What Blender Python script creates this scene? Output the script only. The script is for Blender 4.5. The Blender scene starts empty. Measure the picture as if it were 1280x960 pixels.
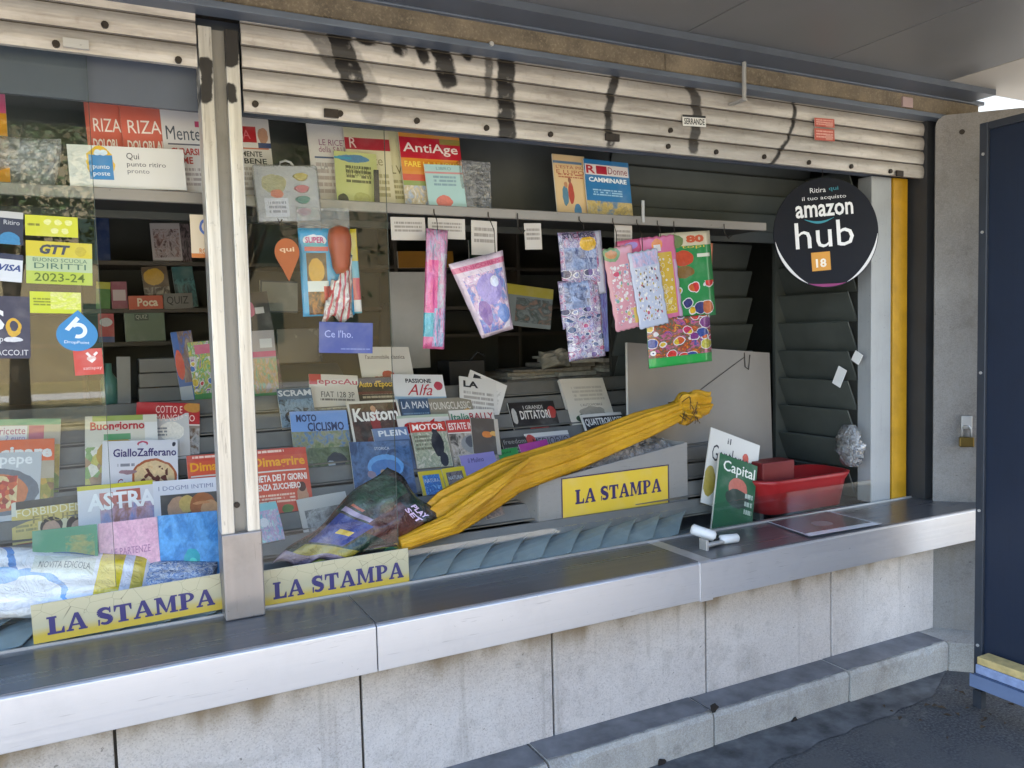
import bpy, math, random
from mathutils import Vector, Matrix
R = math.radians
random.seed(7)
scene = bpy.context.scene
col = scene.collection

# ---------------------------------------------------------------- camera
FPX, YAW, PITCH, ROLL = 1005.25, 0.47108503, -0.06224907, -0.02517835
CAM = Vector((0, 0, 1.55))
FW = Vector((math.sin(YAW)*math.cos(PITCH), math.cos(YAW)*math.cos(PITCH), math.sin(PITCH)))
_r0 = Vector((math.cos(YAW), -math.sin(YAW), 0)); _u0 = _r0.cross(FW)
RT = _r0*math.cos(ROLL) + _u0*math.sin(ROLL)
UP = -_r0*math.sin(ROLL) + _u0*math.cos(ROLL)
cam = bpy.data.cameras.new('camera'); camo = bpy.data.objects.new('camera', cam); col.objects.link(camo)
cam.sensor_width = 36; cam.lens = 36*FPX/1280; cam.clip_start = .05; cam.clip_end = 500
camo.matrix_world = Matrix(((RT.x, UP.x, -FW.x, CAM.x), (RT.y, UP.y, -FW.y, CAM.y), (RT.z, UP.z, -FW.z, CAM.z), (0, 0, 0, 1)))
scene.camera = camo

# ---------------------------------------------------------------- sky, sun, exposure
SUN_EL, SUN_AZ = R(68), R(-28)          # azimuth from +Y (behind the kiosk) towards +X
world = bpy.data.worlds.new('World'); scene.world = world; world.use_nodes = True
wn = world.node_tree.nodes; wl = world.node_tree.links
sky = wn.new('ShaderNodeTexSky'); sky.sky_type = 'NISHITA'; sky.sun_disc = False
sky.sun_elevation = SUN_EL; sky.sun_rotation = SUN_AZ
bg = wn['Background']; bg.inputs['Strength'].default_value = .15
wl.new(sky.outputs[0], bg.inputs['Color'])
sun = bpy.data.lights.new('sun', 'SUN'); sun.energy = 4.5; sun.angle = R(.5); sun.color = (1, .95, .87)
suno = bpy.data.objects.new('sun', sun); col.objects.link(suno)
sd = Vector((math.sin(SUN_AZ)*math.cos(SUN_EL), math.cos(SUN_AZ)*math.cos(SUN_EL), math.sin(SUN_EL)))
suno.rotation_euler = sd.to_track_quat('Z', 'Y').to_euler()
scene.view_settings.view_transform = 'Standard'; scene.view_settings.look = 'None'
scene.view_settings.gamma = 1; scene.view_settings.exposure = 2.92
scene.cycles.use_denoising = True
scene.cycles.max_bounces = 10; scene.cycles.diffuse_bounces = 5; scene.cycles.transparent_max_bounces = 24
scene.cycles.sample_clamp_indirect = 6

# ---------------------------------------------------------------- helpers
def ray(p): return RT*((p[0]-640)/FPX) + UP*((480-p[1])/FPX) + FW
def onY(p, Y): d = ray(p); return CAM + d*(Y/d.y)
def onX(p, X): d = ray(p); return CAM + d*(X/d.x)
def onZ(p, Z): d = ray(p); return CAM + d*((Z-CAM.z)/d.z)
def onPlane(p, o, n): d = ray(p); return CAM + d*((o-CAM).dot(n)/d.dot(n))
def hexc(h):
    if not isinstance(h, str): return tuple(h)+(1,) if len(h) == 3 else tuple(h)
    c = [int(h[i:i+2], 16)/255 for i in (0, 2, 4)]
    return tuple((x/12.92 if x <= .04045 else ((x+.055)/1.055)**2.4) for x in c)+(1,)

class MB:
    def __init__(s): s.v = []; s.f = []; s.m = []; s.uv = []
    def add(s, vs, fs, mi=0, uvs=None):
        b = len(s.v); s.v += [tuple(x) for x in vs]
        for i, f in enumerate(fs):
            s.f.append([b+k for k in f]); s.m.append(mi)
            s.uv.append(uvs[i] if uvs else [(0, 0)]*len(f))
        return s
    def box(s, x0, x1, y0, y1, z0, z1, mi=0):
        v = [(x, y, z) for x in (x0, x1) for y in (y0, y1) for z in (z0, z1)]
        return s.add(v, [(0, 1, 3, 2), (4, 6, 7, 5), (0, 4, 5, 1), (2, 3, 7, 6), (0, 2, 6, 4), (1, 5, 7, 3)], mi)
    def obox(s, o, ex, ey, ez, mi=0):
        v = [o+ex*i+ey*j+ez*k for i in (0, 1) for j in (0, 1) for k in (0, 1)]
        return s.add(v, [(0, 1, 3, 2), (4, 6, 7, 5), (0, 4, 5, 1), (2, 3, 7, 6), (0, 2, 6, 4), (1, 5, 7, 3)], mi)
    def extr(s, prof, x0, x1, mi=0, axis=0, closed=True):      # profile of (a,b) extruded along an axis
        n = len(prof)
        def P(t, a, b): return (t, a, b) if axis == 0 else ((a, t, b) if axis == 1 else (a, b, t))
        v = [P(x0, *p) for p in prof]+[P(x1, *p) for p in prof]
        f = [(i, (i+1) % n, n+(i+1) % n, n+i) for i in range(n if closed else n-1)]
        if closed: f += [tuple(range(n))[::-1], tuple(range(n, 2*n))]
        return s.add(v, f, mi)
    def tube(s, pts, r, n=8, mi=0, caps=True):
        pts = [Vector(p) for p in pts]; rs = r if isinstance(r, (list, tuple)) else [r]*len(pts)
        v = []; f = []
        for i, p in enumerate(pts):
            t = (pts[min(i+1, len(pts)-1)]-pts[max(i-1, 0)]).normalized()
            a = t.cross(Vector((0, 0, 1)) if abs(t.z) < .95 else Vector((1, 0, 0))).normalized(); b = t.cross(a)
            v += [p+(a*math.cos(2*math.pi*k/n)+b*math.sin(2*math.pi*k/n))*rs[i] for k in range(n)]
        for i in range(len(pts)-1):
            f += [(i*n+k, i*n+(k+1) % n, (i+1)*n+(k+1) % n, (i+1)*n+k) for k in range(n)]
        if caps: f += [tuple(range(n))[::-1], tuple((len(pts)-1)*n+k for k in range(n))]
        return s.add(v, f, mi)
    def build(s, name, mats, parent=None, smooth=False, bevel=0):
        me = bpy.data.meshes.new(name); me.from_pydata(s.v, [], s.f)
        for m in (mats if isinstance(mats, (list, tuple)) else [mats]): me.materials.append(m)
        me.polygons.foreach_set('material_index', s.m)
        ul = me.uv_layers.new(name='UVMap'); k = 0
        for u in s.uv:
            for q in u: ul.data[k].uv = q; k += 1
        if smooth: me.polygons.foreach_set('use_smooth', [True]*len(s.f))
        me.update()
        o = bpy.data.objects.new(name, me); col.objects.link(o)
        if parent: o.parent = parent
        if bevel:
            b = o.modifiers.new('bevel', 'BEVEL'); b.width = bevel; b.segments = 2; b.limit_method = 'ANGLE'
        return o

def tag(o, label=None, cat=None, group=None, kind=None):
    if label: o['label'] = label
    if cat: o['category'] = cat
    if group: o['group'] = group
    if kind: o['kind'] = kind
    return o
def empty(name, label=None, cat=None, group=None, kind=None, loc=(0, 0, 0)):
    o = bpy.data.objects.new(name, None); o.empty_display_size = .05; col.objects.link(o)
    return tag(o, label, cat, group, kind)
def part(name, mb, mat, parent, **k): return mb.build(name, mat, parent, **k)

# ---------------------------------------------------------------- materials
_mats = {}
class NT:
    def __init__(s, name):
        s.m = bpy.data.materials.new(name); s.m.use_nodes = True
        s.t = s.m.node_tree; s.n = s.t.nodes; s.b = s.n['Principled BSDF']
    def new(s, typ, **kw):
        n = s.n.new(typ)
        for k, v in kw.items(): setattr(n, k, v)
        return n
    def link(s, a, b): s.t.links.new(a, b)
    def val(s, sock, v):
        if hasattr(v, 'is_output') or isinstance(v, bpy.types.NodeSocket): s.link(v, sock)
        else: sock.default_value = v
    def math(s, op, a, b=0., c=None, clamp=False):
        n = s.new('ShaderNodeMath', operation=op, use_clamp=clamp); s.val(n.inputs[0], a); s.val(n.inputs[1], b)
        if c is not None: s.val(n.inputs[2], c)
        return n.outputs[0]
    def vmath(s, op, a, b=None, out=0):
        n = s.new('ShaderNodeVectorMath', operation=op); s.val(n.inputs[0], a)
        if b is not None: s.val(n.inputs[1], b)
        return n.outputs[out]
    def mix(s, fac, a, b, mode='MIX'):
        n = s.new('ShaderNodeMix', data_type='RGBA', blend_type=mode); s.val(n.inputs[0], fac); s.val(n.inputs[6], a); s.val(n.inputs[7], b)
        return n.outputs[2]
    def noise(s, vec, scale, detail=3, rough=.5, dist=0, out=0):
        n = s.new('ShaderNodeTexNoise'); n.inputs['Scale'].default_value = scale; n.inputs['Detail'].default_value = detail
        n.inputs['Roughness'].default_value = rough; n.inputs['Distortion'].default_value = dist
        if vec is not None: s.link(vec, n.inputs['Vector'])
        return n.outputs[out]
    def ramp(s, fac, stops, interp='LINEAR'):
        n = s.new('ShaderNodeValToRGB'); e = n.color_ramp.elements; n.color_ramp.interpolation = interp
        while len(e) < len(stops): e.new(.5)
        for i, (p, c) in enumerate(stops): e[i].position = p; e[i].color = c if len(c) == 4 else tuple(c)+(1,)
        s.link(fac, n.inputs[0]); return n.outputs[0]
    def sstep(s, v, a, b):
        n = s.new('ShaderNodeMapRange', interpolation_type='SMOOTHSTEP'); s.val(n.inputs[0], v); n.inputs[1].default_value = a; n.inputs[2].default_value = b
        return n.outputs[0]
    def pos(s): return s.new('ShaderNodeNewGeometry').outputs['Position']
    def uv(s): return s.new('ShaderNodeUVMap', uv_map='UVMap').outputs[0]
    def bump(s, h, dist=.002, strength=.6):
        n = s.new('ShaderNodeBump'); n.inputs['Distance'].default_value = dist; n.inputs['Strength'].default_value = strength
        s.link(h, n.inputs['Height']); s.link(n.outputs[0], s.b.inputs['Normal'])
    def set(s, **k):
        for a, v in k.items(): s.val(s.b.inputs[a.replace('_', ' ')], v)

def mat(name, c, rough=.5, metal=0, var=.12, scale=6, bump=0, spec=.5, bscale=120):
    if name in _mats: return _mats[name]
    t = NT(name); c = hexc(c); p = t.pos()
    d = tuple(x*(1-var) for x in c[:3])+(1,); l = tuple(min(1, x*(1+var)) for x in c[:3])+(1,)
    n = t.noise(p, scale, 5, .6)
    t.set(Base_Color=t.ramp(n, [(.3, d), (.7, l)]), Metallic=metal, Specular_IOR_Level=spec)
    t.set(Roughness=t.math('MULTIPLY_ADD', n, .25, rough-.12))
    if bump: t.bump(t.noise(p, bscale, 3), bump, .5)
    _mats[name] = t.m; return t.m

def cover(name, base, layers=(), rough=.38, coat=0, crumple=0):
    """printed sheet: rectangles, ellipses, text rows and picture patches laid out in the sheet's own UV space"""
    t = NT(name); uv = t.uv(); s = t.new('ShaderNodeSeparateXYZ'); t.link(uv, s.inputs[0]); U, V = s.outputs[0], s.outputs[1]
    def rect(u0, v0, u1, v1):
        a = t.math('LESS_THAN', t.math('ABSOLUTE', t.math('SUBTRACT', U, (u0+u1)/2)), abs(u1-u0)/2)
        b = t.math('LESS_THAN', t.math('ABSOLUTE', t.math('SUBTRACT', V, (v0+v1)/2)), abs(v1-v0)/2)
        return t.math('MULTIPLY', a, b)
    cur = hexc(base)
    wv = t.noise(uv, 7, 3, .5, 0, 1)
    ds = t.vmath('ADD', uv, t.vmath('MULTIPLY', t.vmath('SUBTRACT', wv, (.5, .5, .5)), (.07, .05, 0)))
    s2 = t.new('ShaderNodeSeparateXYZ'); t.link(ds, s2.inputs[0]); U2, V2 = s2.outputs[0], s2.outputs[1]
    tone = t.math('MULTIPLY_ADD', t.noise(uv, 17, 6, .65, .4), 1.0, .5)
    for i, L in enumerate(layers):
        k = L[0]
        if k == 'r': cur = t.mix(rect(*L[1:5]), cur, hexc(L[5]))
        elif k == 'e':
            a = t.math('DIVIDE', t.math('SUBTRACT', U2, L[1]), L[3]); b = t.math('DIVIDE', t.math('SUBTRACT', V2, L[2]), L[4])
            m = t.math('LESS_THAN', t.math('ADD', t.math('MULTIPLY', a, a), t.math('MULTIPLY', b, b)), 1.)
            cur = t.mix(m, cur, t.mix(1., hexc(L[5]), t.math('MULTIPLY_ADD', tone, .6, .4), 'MULTIPLY'))
        elif k == 'l':      # rows of small print
            u0, v0, u1, v1, n, c = L[1:7]
            m = rect(u0, v0, u1, v1)
            row = t.math('MULTIPLY', t.math('SUBTRACT', V, v0), n/(v1-v0))
            rm = t.math('GREATER_THAN', t.math('FRACT', row), .42)
            cb = t.new('ShaderNodeCombineXYZ'); t.link(t.math('MULTIPLY', U, 26.), cb.inputs[0]); t.link(t.math('MULTIPLY', t.math('FLOOR', row), 7.3), cb.inputs[1])
            cb.inputs[2].default_value = i*3.1
            w = t.math('GREATER_THAN', t.noise(cb.outputs[0], 1.3, 2), .42)
            cur = t.mix(t.math('MULTIPLY', m, t.math('MULTIPLY', rm, w)), cur, hexc(c))
        elif k == 'k':      # little stickers: bordered blobs on the sheet
            u0, v0, u1, v1, sc, cs = L[1:7]; asp_ = L[7] if len(L) > 7 else 1.6
            vo = t.new('ShaderNodeTexVoronoi'); vo.inputs['Scale'].default_value = sc; vo.inputs['Randomness'].default_value = .85; t.link(t.vmath('MULTIPLY', ds, (1, asp_, 1)), vo.inputs['Vector'])
            q = t.new('ShaderNodeSeparateColor'); t.link(vo.outputs['Color'], q.inputs[0])
            body_ = t.mix(1., t.ramp(q.outputs[0], [(j/len(cs), hexc(c)) for j, c in enumerate(cs)], 'CONSTANT'), t.math('MULTIPLY_ADD', t.noise(uv, sc*5, 3), 1.4, .3), 'MULTIPLY')
            rad = t.math('MULTIPLY_ADD', q.outputs[1], .16, .36)
            lay = t.mix(t.math('LESS_THAN', vo.outputs['Distance'], rad), hexc('d4d2d2'), body_)
            on = t.math('LESS_THAN', vo.outputs['Distance'], t.math('ADD', rad, .05))
            cur = t.mix(t.math('MULTIPLY', rect(u0, v0, u1, v1), on), cur, lay)
        elif k in 'pv':     # picture: soft (p) or patchy (v)
            u0, v0, u1, v1, sc, cs = L[1:7]
            off = t.vmath('ADD', uv, (i*1.7+len(name)*.37, i*2.9+sc*.13, 0))
            if k == 'p': fac = t.noise(off, sc, 9, .62, 1.1)
            else:
                vo = t.new('ShaderNodeTexVoronoi'); vo.inputs['Scale'].default_value = sc; t.link(off, vo.inputs['Vector'])
                q = t.new('ShaderNodeSeparateColor'); t.link(vo.outputs['Color'], q.inputs[0]); fac = q.outputs[0]
            lo, hi = (.28, .72) if k == 'p' else (0, 1)
            st = [(lo+(hi-lo)*j/len(cs), hexc(c)) for j, c in enumerate(cs)]
            cur = t.mix(rect(u0, v0, u1, v1), cur, t.mix(1., t.ramp(fac, st, 'LINEAR' if k == 'p' else 'CONSTANT'), tone, 'MULTIPLY'))
    wear = t.noise(t.pos(), 14, 4)
    cur = t.mix(t.math('MULTIPLY', t.sstep(wear, .45, .8), .12), cur, (.62, .6, .56, 1))
    t.set(Base_Color=cur, Roughness=rough, Coat_Weight=coat, Coat_Roughness=.15)
    if crumple: t.bump(t.noise(t.pos(), 28, 4, .6, 1.5), crumple, .9)
    return t.m

PAPER = mat('paper_edge', 'd8d2c6', .8, var=.06)
STEEL = mat('grey_painted_steel', '70757c', .45, .3, .12)
RACK = mat('rack_grey_metal', '6f6d67', .5, .25, .14, 9)
DARK = mat('dark_interior_panel', '34342f', .7, 0, .2)
WHITEP = mat('white_card', 'e4e2dc', .6, 0, .05)
BLACK = mat('black_plastic', '1a1a1b', .5, 0, .2)
BOLT = mat('dark_bolt_iron', '3a332d', .5, .6, .3, 60)

def alu_mat(name, c, rough, metal, streak_axis=0, dirt=.35):
    t = NT(name); p = t.pos()
    sc = (.6, 60, 60) if streak_axis == 0 else (60, 60, .6)
    st = t.noise(t.vmath('MULTIPLY', p, sc), 1.2, 3)
    dn = t.noise(p, 5, 6, .65); c = hexc(c); d = tuple(x*.62 for x in c[:3])+(1,)
    base = t.mix(t.math('MULTIPLY', t.sstep(dn, .48, .75), dirt), c, d)
    base = t.mix(t.math('MULTIPLY', st, .25), base, tuple(x*.8 for x in c[:3])+(1,))
    scr = t.sstep(t.noise(t.vmath('MULTIPLY', p, (7, 160, 160) if streak_axis == 0 else (160, 160, 7)), 1, 2, .5, 1.2), .66, .72)
    base = t.mix(t.math('MULTIPLY', scr, .35), base, tuple(x*.45 for x in c[:3])+(1,))
    spot = t.sstep(t.noise(p, 70, 2), .72, .76); base = t.mix(t.math('MULTIPLY', spot, .5), base, tuple(x*.35 for x in c[:3])+(1,))
    t.set(Base_Color=base, Metallic=metal, Roughness=t.math('MULTIPLY_ADD', st, .2, rough-.1))
    t.bump(t.math('ADD', st, t.math('MULTIPLY', dn, .6)), .0006, .5)
    return t.m
ALU = alu_mat('brushed_aluminium', 'c4c2be', .42, .55)
SILL = alu_mat('sill_aluminium', 'd6d5d6', .4, .75, 0, .25)
SILLTOP = alu_mat('sill_top_darkened_steel', '75767a', .3, .6, 0, .4)  # darker than the front: dim ceiling reflection put into the colour
POSTM = None

def stroke_mask(t, p, segs, soft=.006):
    """sprayed strokes: capsules in world XZ with a ragged edge"""
    p2 = t.vmath('MULTIPLY', p, (1, 0, 1)); wob = t.math('MULTIPLY', t.math('SUBTRACT', t.noise(p, 38, 3), .5), .022)
    out = None
    for (ax, az), (bx, bz), r, op in segs:
        a = Vector((ax, 0, az)); ba = Vector((bx-ax, 0, bz-az)); L2 = max(ba.length_squared, 1e-9)
        pa = t.vmath('SUBTRACT', p2, tuple(a))
        h = t.math('DIVIDE', t.vmath('DOT_PRODUCT', pa, tuple(ba), 1), L2, clamp=True)
        sc = t.new('ShaderNodeVectorMath', operation='SCALE'); sc.inputs[0].default_value = tuple(ba); t.link(h, sc.inputs['Scale'])
        d = t.vmath('LENGTH', t.vmath('SUBTRACT', pa, sc.outputs[0]), None, 1)
        m = t.math('MULTIPLY', t.sstep(t.math('ADD', d, wob), r+soft, r-soft), op)
        out = m if out is None else t.math('MAXIMUM', out, m)
    return out

def px2(p, Y=2.455): q = onY(p, Y); return (q.x, q.z)
def shutter_mat():
    t = NT('weathered_shutter_aluminium'); p = t.pos()
    n = t.noise(t.vmath('MULTIPLY', p, (1.2, 1, 9)), 3, 6, .65); n2 = t.noise(p, 35, 4)
    base = t.ramp(n, [(.3, hexc('978f86')), (.55, hexc('b8b1a8')), (.75, hexc('c8c3bb'))])
    base = t.mix(t.math('MULTIPLY', t.sstep(n2, .55, .8), .35), base, hexc('776b5c'))
    S = []
    def st(pts, r, op=1.):
        r *= 1.25; op = min(1, op*1.2)
        q = [px2(x) for x in pts]
        for a, b in zip(q, q[1:]): S.append((a, b, r, op))
    st([(395, 25), (420, 18), (455, 22), (475, 40)], .022)
    st([(420, 25), (430, 70), (445, 112)], .030)
    st([(385, 30), (405, 55), (420, 80)], .022, .55)
    st([(440, 75), (460, 110), (465, 140)], .03, .3)
    st([(456, 42), (460, 44)], .026)
    st([(498, 45), (500, 60)], .02)
    st([(525, 55), (530, 72)], .016, .9); st([(548, 55), (555, 75), (560, 98)], .026, .9); st([(580, 60), (584, 68)], .016, .9)
    st([(612, 60), (610, 118)], .011, .65)
    st([(634, 68), (632, 110), (634, 165)], .026, .86)
    st([(772, 90), (764, 115), (760, 145), (763, 178)], .013, .8)
    st([(862, 103), (870, 125), (872, 145), (866, 185)], .018, .75)
    st([(993, 124), (993, 150), (985, 175), (965, 205)], .007, .85)
    m = stroke_mask(t, p, S)
    m = t.math('MULTIPLY', m, t.sstep(t.noise(p, 24, 4), .2, .42))
    base = t.mix(m, base, (.017, .014, .012, 1))
    t.set(Base_Color=base, Metallic=t.math('MULTIPLY', t.math('SUBTRACT', 1., m), .35), Roughness=.48)
    t.bump(t.math('ADD', n2, t.math('MULTIPLY', t.noise(t.vmath('MULTIPLY', p, (1, 1, 2)), 7, 3), 4.)), .0016, .6)
    return t.m
SHUT = shutter_mat()

def post_mat():
    t = NT('post_aluminium_with_black_paint'); p = t.pos()
    st_ = t.noise(t.vmath('MULTIPLY', p, (40, 40, 1.5)), 1.5, 4); n2 = t.noise(p, 30, 5, .7)
    base = t.ramp(st_, [(.25, hexc('aca69c')), (.7, hexc('d9d5cc'))])
    base = t.mix(t.math('MULTIPLY', t.sstep(n2, .6, .8), .5), base, hexc('5b544b'))
    S = [(px2((258, 122)), px2((258, 78)), .017, 1), (px2((291, 30)), px2((288, 72)), .026, 1), (px2((266, 85)), px2((284, 70)), .01, .0),
         (px2((289, 110)), px2((289, 122)), .016, 1)]
    m = stroke_mask(t, p, S, .003); scr = t.sstep(t.noise(t.vmath('MULTIPLY', p, (170, 170, 6)), 1, 3, .6, 2), .6, .68); base = t.mix(t.math('MULTIPLY', scr, .5), base, hexc('6e675e')); base = t.mix(m, base, (.02, .017, .015, 1))
    t.set(Base_Color=base, Metallic=t.math('MULTIPLY', t.math('SUBTRACT', 1., m), .6), Roughness=.42)
    t.bump(t.math('ADD', n2, t.noise(p, 9, 3)), .0015, .6); return t.m
POSTM = post_mat()

def terrazzo(name, c0, c1, speck, dirt_top=None, dirt_col='7b6848', wear=.3):
    t = NT(name); p = t.pos()
    vo = t.new('ShaderNodeTexVoronoi'); vo.inputs['Scale'].default_value = 260; t.link(p, vo.inputs['Vector'])
    q = t.new('ShaderNodeSeparateColor'); t.link(vo.outputs['Color'], q.inputs[0])
    n = t.noise(p, 4, 6, .65); n2 = t.noise(p, 60, 4)
    base = t.ramp(n, [(.3, hexc(c0)), (.7, hexc(c1))])
    base = t.mix(t.math('MULTIPLY', t.math('GREATER_THAN', q.outputs[0], .62), .3), base, hexc(speck))
    base = t.mix(t.math('MULTIPLY', t.math('LESS_THAN', q.outputs[0], .16), .2), base, hexc('6f675c'))
    if dirt_top is not None:   # rust-brown staining that has run down from under the sill
        s = t.new('ShaderNodeSeparateXYZ'); t.link(p, s.inputs[0])
        drip = t.noise(t.vmath('MULTIPLY', p, (9, 0, 1.2)), 1, 4)
        lim = t.math('MULTIPLY_ADD', drip, -.26, dirt_top+.045)
        g = t.sstep(t.math('SUBTRACT', s.outputs[2], lim), -.03, .09)
        base = t.mix(t.math('MULTIPLY', g, .9), base, hexc(dirt_col))
    base = t.mix(t.math('MULTIPLY', t.sstep(t.noise(p, 9, 6, .7), .52, .75), wear), base, hexc('6b655c'))
    dr = t.noise(t.vmath('MULTIPLY', p, (22, 22, .9)), 1, 5, .6)
    base = t.mix(t.math('MULTIPLY', t.sstep(dr, .55, .72), .3), base, hexc('7d7468'))
    sc_ = t.noise(p, 2.3, 8, .75, 1.5); base = t.mix(t.math('MULTIPLY', t.sstep(sc_, .56, .62), .22), base, hexc('8b8377'))
    chip = t.noise(p, 46, 3, .6); base = t.mix(t.math('MULTIPLY', t.sstep(chip, .70, .74), .6), base, hexc('4c463e'))
    t.set(Base_Color=base, Roughness=.8); t.bump(t.math('ADD', n2, q.outputs[0]), .0016, .7)
    return t.m
WALL = terrazzo('terrazzo_wall_panel', 'b8aea6', 'cbc2ba', 'd8d0c8', .56)
KERB = terrazzo('worn_terrazzo_kerb', '96918a', 'b4aea3', 'c4bfb5', None, wear=.6)
PILL = terrazzo('concrete_pillar', '7f7a75', '94908a', '9f9a94', None, wear=.5)

def beam_mat():
    t = NT('brown_pebbledash_beam'); p = t.pos(); n = t.noise(p, 5, 6, .7); n2 = t.noise(p, 110, 4, .7)
    b = t.ramp(n, [(.3, hexc('4e463a')), (.55, hexc('776a57')), (.75, hexc('8f8069'))])
    b = t.mix(t.math('MULTIPLY', t.sstep(n2, .5, .7), .4), b, hexc('a89a80'))
    t.set(Base_Color=b, Roughness=.85); t.bump(n2, .003, .8); return t.m
BEAM = beam_mat()

def asphalt():
    t = NT('asphalt'); p = t.pos(); n = t.noise(p, 1.3, 7, .65); n2 = t.noise(p, 95, 4, .75); n3 = t.noise(p, 9, 5, .65)
    b = t.ramp(n2, [(.36, (.03, .03, .032, 1)), (.5, (.075, .075, .078, 1)), (.68, (.16, .158, .155, 1))])
    b = t.mix(t.sstep(n, .42, .62), b, (.11, .105, .10, 1))
    b = t.mix(t.math('MULTIPLY', t.sstep(n3, .56, .72), .55), b, (.2, .185, .165, 1))
    t.set(Base_Color=b, Roughness=.85); t.bump(t.math('ADD', n2, n3), .012, 1.); return t.m
ASPH = asphalt()

def glass_mat(name='window_glass', tint=(.95, .97, .96, 1), r0=.04):
    t = NT(name); t.n.remove(t.b)
    tr = t.new('ShaderNodeBsdfTransparent'); tr.inputs[0].default_value = tint
    gl = t.new('ShaderNodeBsdfGlossy'); gl.inputs['Roughness'].default_value = .01
    lw = t.new('ShaderNodeLayerWeight'); lw.inputs[0].default_value = .5
    f5 = t.math('MULTIPLY_ADD', t.math('POWER', lw.outputs['Facing'], 5.), .95, r0)
    mx = t.new('ShaderNodeMixShader'); t.link(f5, mx.inputs[0]); t.link(tr.outputs[0], mx.inputs[1]); t.link(gl.outputs[0], mx.inputs[2])
    t.link(mx.outputs[0], t.n['Material Output'].inputs[0]); return t.m
GLASS = glass_mat(); COATED = glass_mat('coated_glass', (.97, .98, .97, 1), .012)
def film_mat(name, tint, rough=.12, amount=.12):
    t = NT(name); t.n.remove(t.b)
    tr = t.new('ShaderNodeBsdfTransparent'); tr.inputs[0].default_value = tint
    gl = t.new('ShaderNodeBsdfGlossy'); gl.inputs['Roughness'].default_value = rough
    df = t.new('ShaderNodeBsdfDiffuse'); df.inputs[0].default_value = (.7, .7, .7, 1)
    bp = t.new('ShaderNodeBump'); bp.inputs['Distance'].default_value = .01; t.link(t.noise(t.pos(), 45, 3, .6, 2), bp.inputs['Height']); t.link(bp.outputs[0], gl.inputs['Normal'])
    lw = t.new('ShaderNodeLayerWeight'); lw.inputs[0].default_value = .5; t.link(bp.outputs[0], lw.inputs['Normal'])
    f = t.math('MULTIPLY_ADD', t.math('POWER', lw.outputs['Facing'], 3.), .8, amount)
    m0 = t.new('ShaderNodeMixShader'); m0.inputs[0].default_value = .08; t.link(tr.outputs[0], m0.inputs[1]); t.link(df.outputs[0], m0.inputs[2])
    mx = t.new('ShaderNodeMixShader'); t.link(f, mx.inputs[0]); t.link(m0.outputs[0], mx.inputs[1]); t.link(gl.outputs[0], mx.inputs[2])
    t.link(mx.outputs[0], t.n['Material Output'].inputs[0]); return t.m
FILM = film_mat('clear_plastic_film', (.93, .93, .93, 1))

_ink = {}
def ink(c):
    if c not in _ink:
        t = NT('ink_'+str(c)); t.set(Base_Color=hexc(c), Roughness=.45); _ink[c] = t.m
    return _ink[c]

# ---------------------------------------------------------------- lettering
_tx = {}
def glyphs(s, bold=.0):
    k = (s, bold)
    if k in _tx: return _tx[k]
    cu = bpy.data.curves.new('lettering', 'FONT'); cu.body = s; cu.resolution_u = 2; cu.offset = bold; cu.fill_mode = 'FRONT'
    o = bpy.data.objects.new('lettering', cu); col.objects.link(o)
    dg = bpy.context.evaluated_depsgraph_get()
    me = bpy.data.meshes.new_from_object(o.evaluated_get(dg))
    vs = [(v.co.x, v.co.y) for v in me.vertices]; fs = [tuple(p.vertices) for p in me.polygons]
    bpy.data.objects.remove(o); bpy.data.meshes.remove(me)
    x0 = min(v[0] for v in vs); x1 = max(v[0] for v in vs); y0 = min(v[1] for v in vs); y1 = max(v[1] for v in vs)
    vs = [((x-x0)/(x1-x0), (y-y0)/max(y1-y0, 1e-6)) for x, y in vs]
    _tx[k] = (vs, fs); return _tx[k]

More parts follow.
